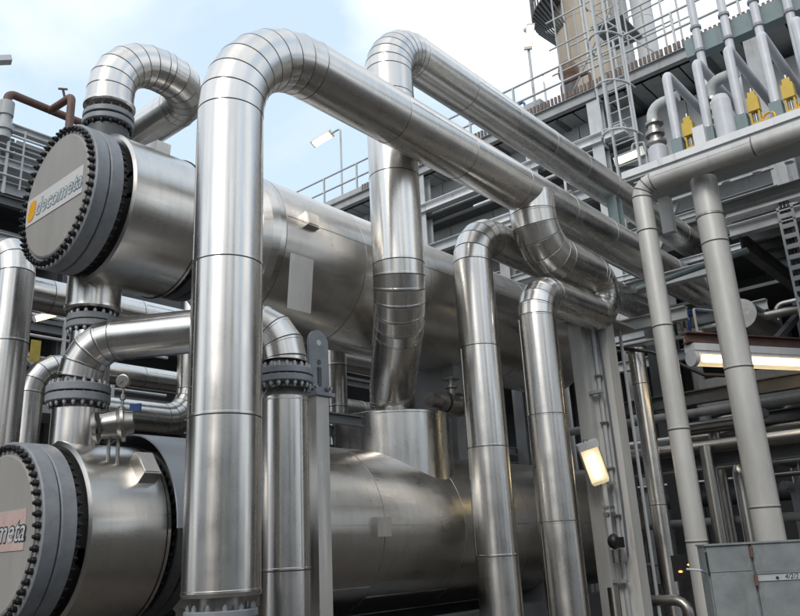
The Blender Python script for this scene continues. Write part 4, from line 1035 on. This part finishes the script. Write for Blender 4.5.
# lamp posts on the deck
def lamp_post(label, x, y, z0, z1, arm, tilt):
    t = thing('lamp_post', label, 'lamp post', (x, y, z0), 'lamp posts on the top deck')
    e = Vector((x, y, z1)) + Vector(arm)
    mb = MB(); mb.tube([(x, y, z0), (x, y, z1), e], .04, 10, .12); part('pole', mb, LGREY, t)
    a = Vector(arm).normalized(); dz = Vector(tilt).normalized(); sd = a.cross(dz).normalized(); dz = sd.cross(a).normalized()
    c = e + a * .35
    mb = MB(); mb.obox(c + dz*-.05, (a, sd, dz), (.5, .16, .07)); part('head', mb, PLAST, t)
    mb = MB(); mb.obox(c + dz*.04, (a, sd, dz), (.42, .13, .03)); part('glass', mb, LAMPL, t)
lamp_post('street-type lamp on a thin bent pole above the upper exchanger, lit against the clouds', 19.8, 19.25, 14.4, 17.9, (-.1, .55, -.12), (-.5, -.3, -1))
t = thing('lamp_post', 'lit lamp on a straight pole left of the cream stack', 'lamp post', (19.6, 10.4, 14.4), 'lamp posts on the top deck')
mb = MB(); mb.cyl((19.6, 10.42, 13.6), (19.6, 10.42, 17.5), .045, 10); part('pole', mb, LGREY, t)
c = Vector((19.5, 10.28, 17.35)); ax3 = ((.5,-.75,0), (.2,.13,1), (-.75,-.5,.2))
mb = MB(); mb.obox(c, (Vector((.55,-.83,0)), Vector((-.1,-.3,.95)), Vector((-.8,-.5,-.2))), (.13, .42, .06)); part('head', mb, PLAST, t)
mb = MB(); mb.obox(c + Vector((-.8,-.5,-.2)).normalized()*.06, (Vector((.55,-.83,0)), Vector((-.1,-.3,.95)), Vector((-.8,-.5,-.2))), (.10, .33, .03)); part('glass', mb, LAMPL, t)
mb = MB(); mb.sphere((19.6, 10.42, 17.75), .1, 10); part('cap', mb, PLAST, t)
t = thing('floodlight', 'warm lit floodlight under the deck beside the ladder foot', 'lamp', (19, 7, 11))
mb = MB(); mb.obox((19.0, 7.42, 11.66), ((.2,-.95,.15),(0,.15,1),(-1,-.2,0)), (.42, .14, .08)); part('head', mb, PLAST, t)
mb = MB(); mb.obox((18.90, 7.40, 11.63), ((.2,-.95,.15),(0,.15,1),(-1,-.2,0)), (.30, .09, .03)); part('glass', mb, LAMPL, t)
mb = MB(); mb.tube([(19.1, 7.0, 10.9), (19.1, 7.0, 12.0), (19.05, 7.3, 12.05), (19.05, 7.38, 11.72)], .03, 6); part('bracket', mb, LGREY, t)
t = thing('stack_lamp', 'small warm lamp on a pole at the foot of the cream stack', 'lamp', (23, 11.6, 14.4))
mb = MB(); mb.cyl((22.6, 11.55, 14.4), (22.6, 11.55, 18.0), .04, 8); part('pole', mb, LGREY, t)
mb = MB(); mb.sphere((22.6, 11.42, 17.8), .14, 10, (1,1.4,.8)); part('globe', mb, LAMPL, t)

# ================================================================== left structure
LPX = (4.70, 13, 10.43)
t0 = t = thing('left_platform', 'grey multi-level steel platform with gratings behind the round cover at left', 'platform', (4, 15, 0))
X0, X1 = -6, 7.45
for z, h, mm in ((10.32, .16, LGREY), (9.92, .12, GREY), (9.50, .18, LGREY), (8.95, .26, GREY)):
    mb = MB(); mb.ibeam((X0, 15, z), (X1, 15, z), h, .16); part('beam', mb, mm, t)
for k in range(11):
    x = X0 + k * 1.3
    mb = MB(); mb.bar((x, 14.93, 8.8), (x, 14.93, 10.5), .05, .05); part('railing_post', mb, LGREY, t)
for k in range(9):
    x = X0 + .3 + k * 1.45
    mb = MB(); mb.box(x, x+1.2, 15.12, 15.16, 9.58, 9.86); part('infill_panel', mb, GREY if k % 2 else FLG, t)
for z in (8.8, 8.0, 7.2, 6.35, 5.0):
    mb = MB(); mb.box(X0, X1 if z > 7.5 else 19, 15.0, 22, z, z+.06); part('deck', mb, DGREY, t)
    mb = MB(); mb.ibeam((X0, 15.0, z - .12), (X1 if z > 7.5 else 19, 15.0, z - .12), .2, .14); part('beam', mb, DGREY if z != 8.0 else GREY, t)
    for k in range(7):
        x = X0 + 1 + k * 2
        mb = MB(); mb.ibeam((x, 15.1, z-.1), (x, 22, z-.1), .16, .1); part('joist', mb, DGREY, t)
for x in (-5.5, -1.5, 2.6, 5.0, 7.3, 10.5, 14.5, 18.5):
    mb = MB(); mb.ibeam((x, 15.3, 0), (x, 15.3, 8.7 if x < 7.4 else 6.3), .24, .24, upv=(1,0,0)); part('column', mb, DGREY, t)
mb = MB(); mb.box(X0, 19.3, 22, 22.2, 0, 8.2); mb.box(X0, X1, 16.2, 16.3, 8.0, 10.2); mb.box(X0, 14.0, 16.2, 16.3, 3.5, 8.0); part('rear_backdrop', mb, DARKW, t)  # dark sheets added as shade behind the platform, closing sky gaps
mb = MB(); mb.bar((5.6, 14.9, 6.3), (8.6, 14.9, 3.8), .14, .14); part('brace', mb, GREY, t)
for x in (5.95, 6.75, 7.8): 
    mb = MB(); mb.bar((x, 14, 4.4), (x, 14, 6.2), .06, .06); part('railing_post', mb, LGREY, t)
for z in (6.15, 5.75, 5.35, 4.95):
    mb = MB(); mb.cyl((4.5, 14, z), (9, 14, z), .03, 8); part('handrail', mb, LGREY, t)
mb = MB(); mb.box(4.5, 12, 14, 15, 4.35, 4.5); part('deck', mb, LGREY, t)
t = solo('warning_sign', MB().box(6.12, 6.30, 13.94, 13.96, 5.25, 5.65), YELD, 'yellow sign on the railing at far left beneath a lit lamp', 'sign')
t = thing('tube_lamp', 'small lit lamp tilted above the yellow sign at far left', 'lamp', (6.3, 13.9, 6))
mb = MB(); mb.obox((6.3, 13.9, 6.12), ((.9,-.1,.42),(0,1,0),(-.42,0,.9)), (.2, .05, .06)); part('housing', mb, PLAST, t)
mb = MB(); mb.obox((6.3, 13.86, 6.10), ((.9,-.1,.42),(0,1,0),(-.42,0,.9)), (.18, .04, .045)); part('glass', mb, LAMPL, t)
t = thing('rust_pipe', 'rust-brown pipe with an upright loop running along the platform top at left', 'pipe', (5, 13, 9))
mb = MB(); mb.tube([(4.86, 13, 9.3), (4.86, 13, 9.82), (7.6, 13, 9.75)], .075, 12, .12); part('main_tube', mb, RUST, t)
mb = MB(); mb.tube([(5.62, 13, 9.78), (5.62, 12.15, 9.70), (5.62, 12.15, 8.6)], .07, 12, .1); part('loop_tube', mb, RUST, t)
mb = MB(); mb.lathe((4.86, 13, 8.9), (0,0,1), [(0,.12),(.15,.12),(.15,.16),(.25,.16),(.25,.10),(.45,.10),(.45,.13),(.72,.13)], 16); part('fitting', mb, LGREY, t)
mb = MB(); mb.lathe((5.62, 12.15, 8.5), (0,0,1), [(0,.10),(.35,.10),(.35,.075),(.4,.075)], 16); part('fitting', mb, LGREY, t)
mb = MB(); mb.bar((5.62,12.4,9.74),(5.55,12.38,9.93),.03,.03); mb.bar((5.47,12.38,9.90),(5.63,12.38,9.96),.03,.03); part('drain_cock', mb, RUST, t)
for k in range(9):
    x = X0 + k * 1.5
    mb = MB(); mb.box(x, x+1.46, 15.3, 15.34, 9.55, 10.26); part('back_panel', mb, (FLG, DGREY, GREY)[k % 3], t0)
for k in range(17):
    x = X0 + k * .8
    mb = MB(); mb.bar((x, 14.9, 8.95), (x, 14.9, 10.3), .03, .03); part('lattice_bar', mb, LGREY, t0)
for z in (9.2, 9.72, 10.1):
    mb = MB(); mb.cyl((X0, 14.9, z), (X1, 14.9, z), .025, 6); part('lattice_rail', mb, LGREY, t0)
t = thing('floodlight', 'small grey floodlight head at the top left corner above the platform', 'lamp', (3.2, 13, 9))
mb = MB(); mb.cyl((LPX[0]-.1, 13, 8.8), (LPX[0]-.1, 13, LPX[2]-.1), .03, 8); part('pole', mb, LGREY, t)
mb = MB(); mb.obox((LPX[0], 13, LPX[2]), ((.9,-.3,.35),(.3,.95,0),(-.3,0,.95)), (.14, .09, .05)); mb.sphere((LPX[0]-.1, 13, LPX[2]-.05), .07, 8); part('head', mb, PLAST, t)

# ================================================================== galvanised cabinet
t = thing('electrical_cabinet', 'galvanised two-door electrical cabinet with a white number strip at lower right', 'cabinet', (7.34, 2.74, 0))
A = Vector((7.34, 2.74, 0)); dx = Vector((.627, -.779, 0)).normalized(); dy = Vector((.779, .627, 0)); Z = Vector((0,0,1))
def cb(x0, x1, y0, y1, z0, z1, name, m):
    mb = MB(); mb.obox(A + dx*(x0+x1)/2 + dy*(y0+y1)/2 + Z*(z0+z1)/2, (dx, dy, Z), ((x1-x0)/2, (y1-y0)/2, (z1-z0)/2)); return part(name, mb, m, t)
cb(0, 1.5, .03, .22, 0.1, 1.53, 'body', GALV); cb(-.01, 1.51, -.015, .23, 1.53, 1.545, 'roof', GALV)
cb(.01, .385, 0, .028, .15, 1.30, 'door', GALV); cb(.01, .385, .006, .028, 1.305, 1.525, 'door', GALV)
cb(.41, 1.48, 0, .028, 1.29, 1.525, 'door', GALV); cb(.41, 1.48, .004, .028, .15, 1.21, 'door', GALV)
cb(.41, 1.48, -.015, .028, 1.272, 1.288, 'drip_edge', GALV)
np_ = cb(.41, 1.48, -.006, .026, 1.213, 1.27, 'number_strip', LGREY)
rot = Matrix((dx, Z, -dy)).transposed().to_euler()
inst('lettering', text_mesh('4/2/213', .058, INKD, .2, .001), A + dx*.74 - dy*.0075 + Z*1.24, t, rot)
mb = MB(); mb.lathe(A + dx*.585 - dy*.007 + Z*1.235, -dy, [(0,.013),(.006,.013)], 10); part('screw', mb, INKD, t)
for z in (.4, 1.18, 1.42):
    mb = MB(); mb.cyl(A + dx*.395 - dy*.02 + Z*z, A + dx*.395 - dy*.02 + Z*(z+.09), .016, 8); part('hinge', mb, RUST, t)
cb(-.006, .004, -.01, .01, 1.28, 1.48, 'hinge', BLACK)
mb = MB(); mb.tube([A - dx*.0 + dy*.1 + Z*1.3, A - dx*.07 + Z*1.33, A - dx*.16 + dy*.1 + Z*1.34], .01, 6); part('cable', mb, LGREY, t)
IX, IY, IZ = 13.0, 5.23, 1.155
t = thing('indicator_lamps', 'pair of small amber lights glowing in the dark left of the cabinet', 'lights', (13, 5.23, 1))
mb = MB(); mb.box(IX+.03, IX+.15, IY-.22, IY+.22, IZ-.2, IZ+.2); part('box', mb, BLACK, t)
for j in (-1, 1):
    mb = MB(); mb.sphere((IX, IY + j*.08, IZ - j*.05), .026, 10, (.5, 1.4, .7)); part('light', mb, AMBER, t)

# ================================================================== unseen yard structures, added behind the camera to shape reflections in the cladding
YG = 'unseen yard structures added for reflections in the cladding'
def reflection_rack(label, x0, y0, dx_, dy_, n, H_, lev, m):
    t = thing('reflection_rack', label, 'rack', (x0, y0, 0), YG)
    dv = Vector((dx_, dy_, 0)).normalized(); sv = Vector((-dv.y, dv.x, 0))
    for k in range(n):
        for s_ in (0, 5):
            p = Vector((x0, y0, 0)) + dv*k*5 + sv*s_
            mb = MB(); mb.ibeam(p, p + Vector((0,0,H_)), .5, .5, .05, .04, upv=(1,0,0)); part('column', mb, m, t)
    for z in lev:
        for s_ in (0, 5):
            p = Vector((x0, y0, z)) + sv*s_
            mb = MB(); mb.ibeam(p, p + dv*(n-1)*5, .45, .3, .04, .03); part('beam', mb, m, t)
        mb = MB(); p = Vector((x0,y0,z+.3)); q = p + dv*(n-1)*5
        mb.face([p, q, q + sv*5, p + sv*5]); part('deck', mb, DGREY, t)
        for j in range(4):
            p = Vector((x0, y0, z+.5)) + sv*(.7 + j*1.1); mb = MB(); mb.cyl(p, p + dv*(n-1)*5, .2 + .08*(j % 2), 12); part('rack_pipe', mb, (STEELD, LGREY, BARE, BEIGE)[j], t)
reflection_rack('long unseen pipe rack added behind the viewpoint for reflections', -24, 6, 1, -1, 9, 9, (4.5, 7.5), GREY)
for k, (x, y, r, h) in enumerate(((-22, -4, 2.6, 15), (-6, -24, 2.2, 18), (-14, -16, 1.1, 22), (8, -26, 3, 12), (-26, 12, 2, 17))):
    t = thing('reflection_silo', ('stout pale silo added unseen left of the yard rack for reflections', 'tall pale silo added unseen beyond the yard rack for reflections', 'slender unseen column added at the middle of the yard for reflections', 'squat unseen silo added at the right of the yard for reflections', 'tall unseen silo added at the far left of the yard for reflections')[k], 'silo', (x, y, 0), YG)
    mb = MB(); mb.lathe((x,y,0), (0,0,1), [(0,r),(h,r),(h+r*.3,.1)], 32); part('shell', mb, (TANK, STACK, BARE, TANK, HOUSE)[k], t)
    mb = MB(); mb.lathe((x,y,h*.6), (0,0,1), [(0,r+.1),(.2,r+.1)], 32); part('ring', mb, GREY, t)
t = thing('reflection_building', 'unseen sheeted building added across the yard behind the viewpoint for reflections', 'building', (-34, -20, 0), YG)
mb = MB(); mb.box(-44, -34, -40, 24, 0, 8); part('wall', mb, DARKW, t)
mb = MB(); mb.box(-40, 30, -46, -36, 0, 7); part('wall', mb, HOUSE, t)
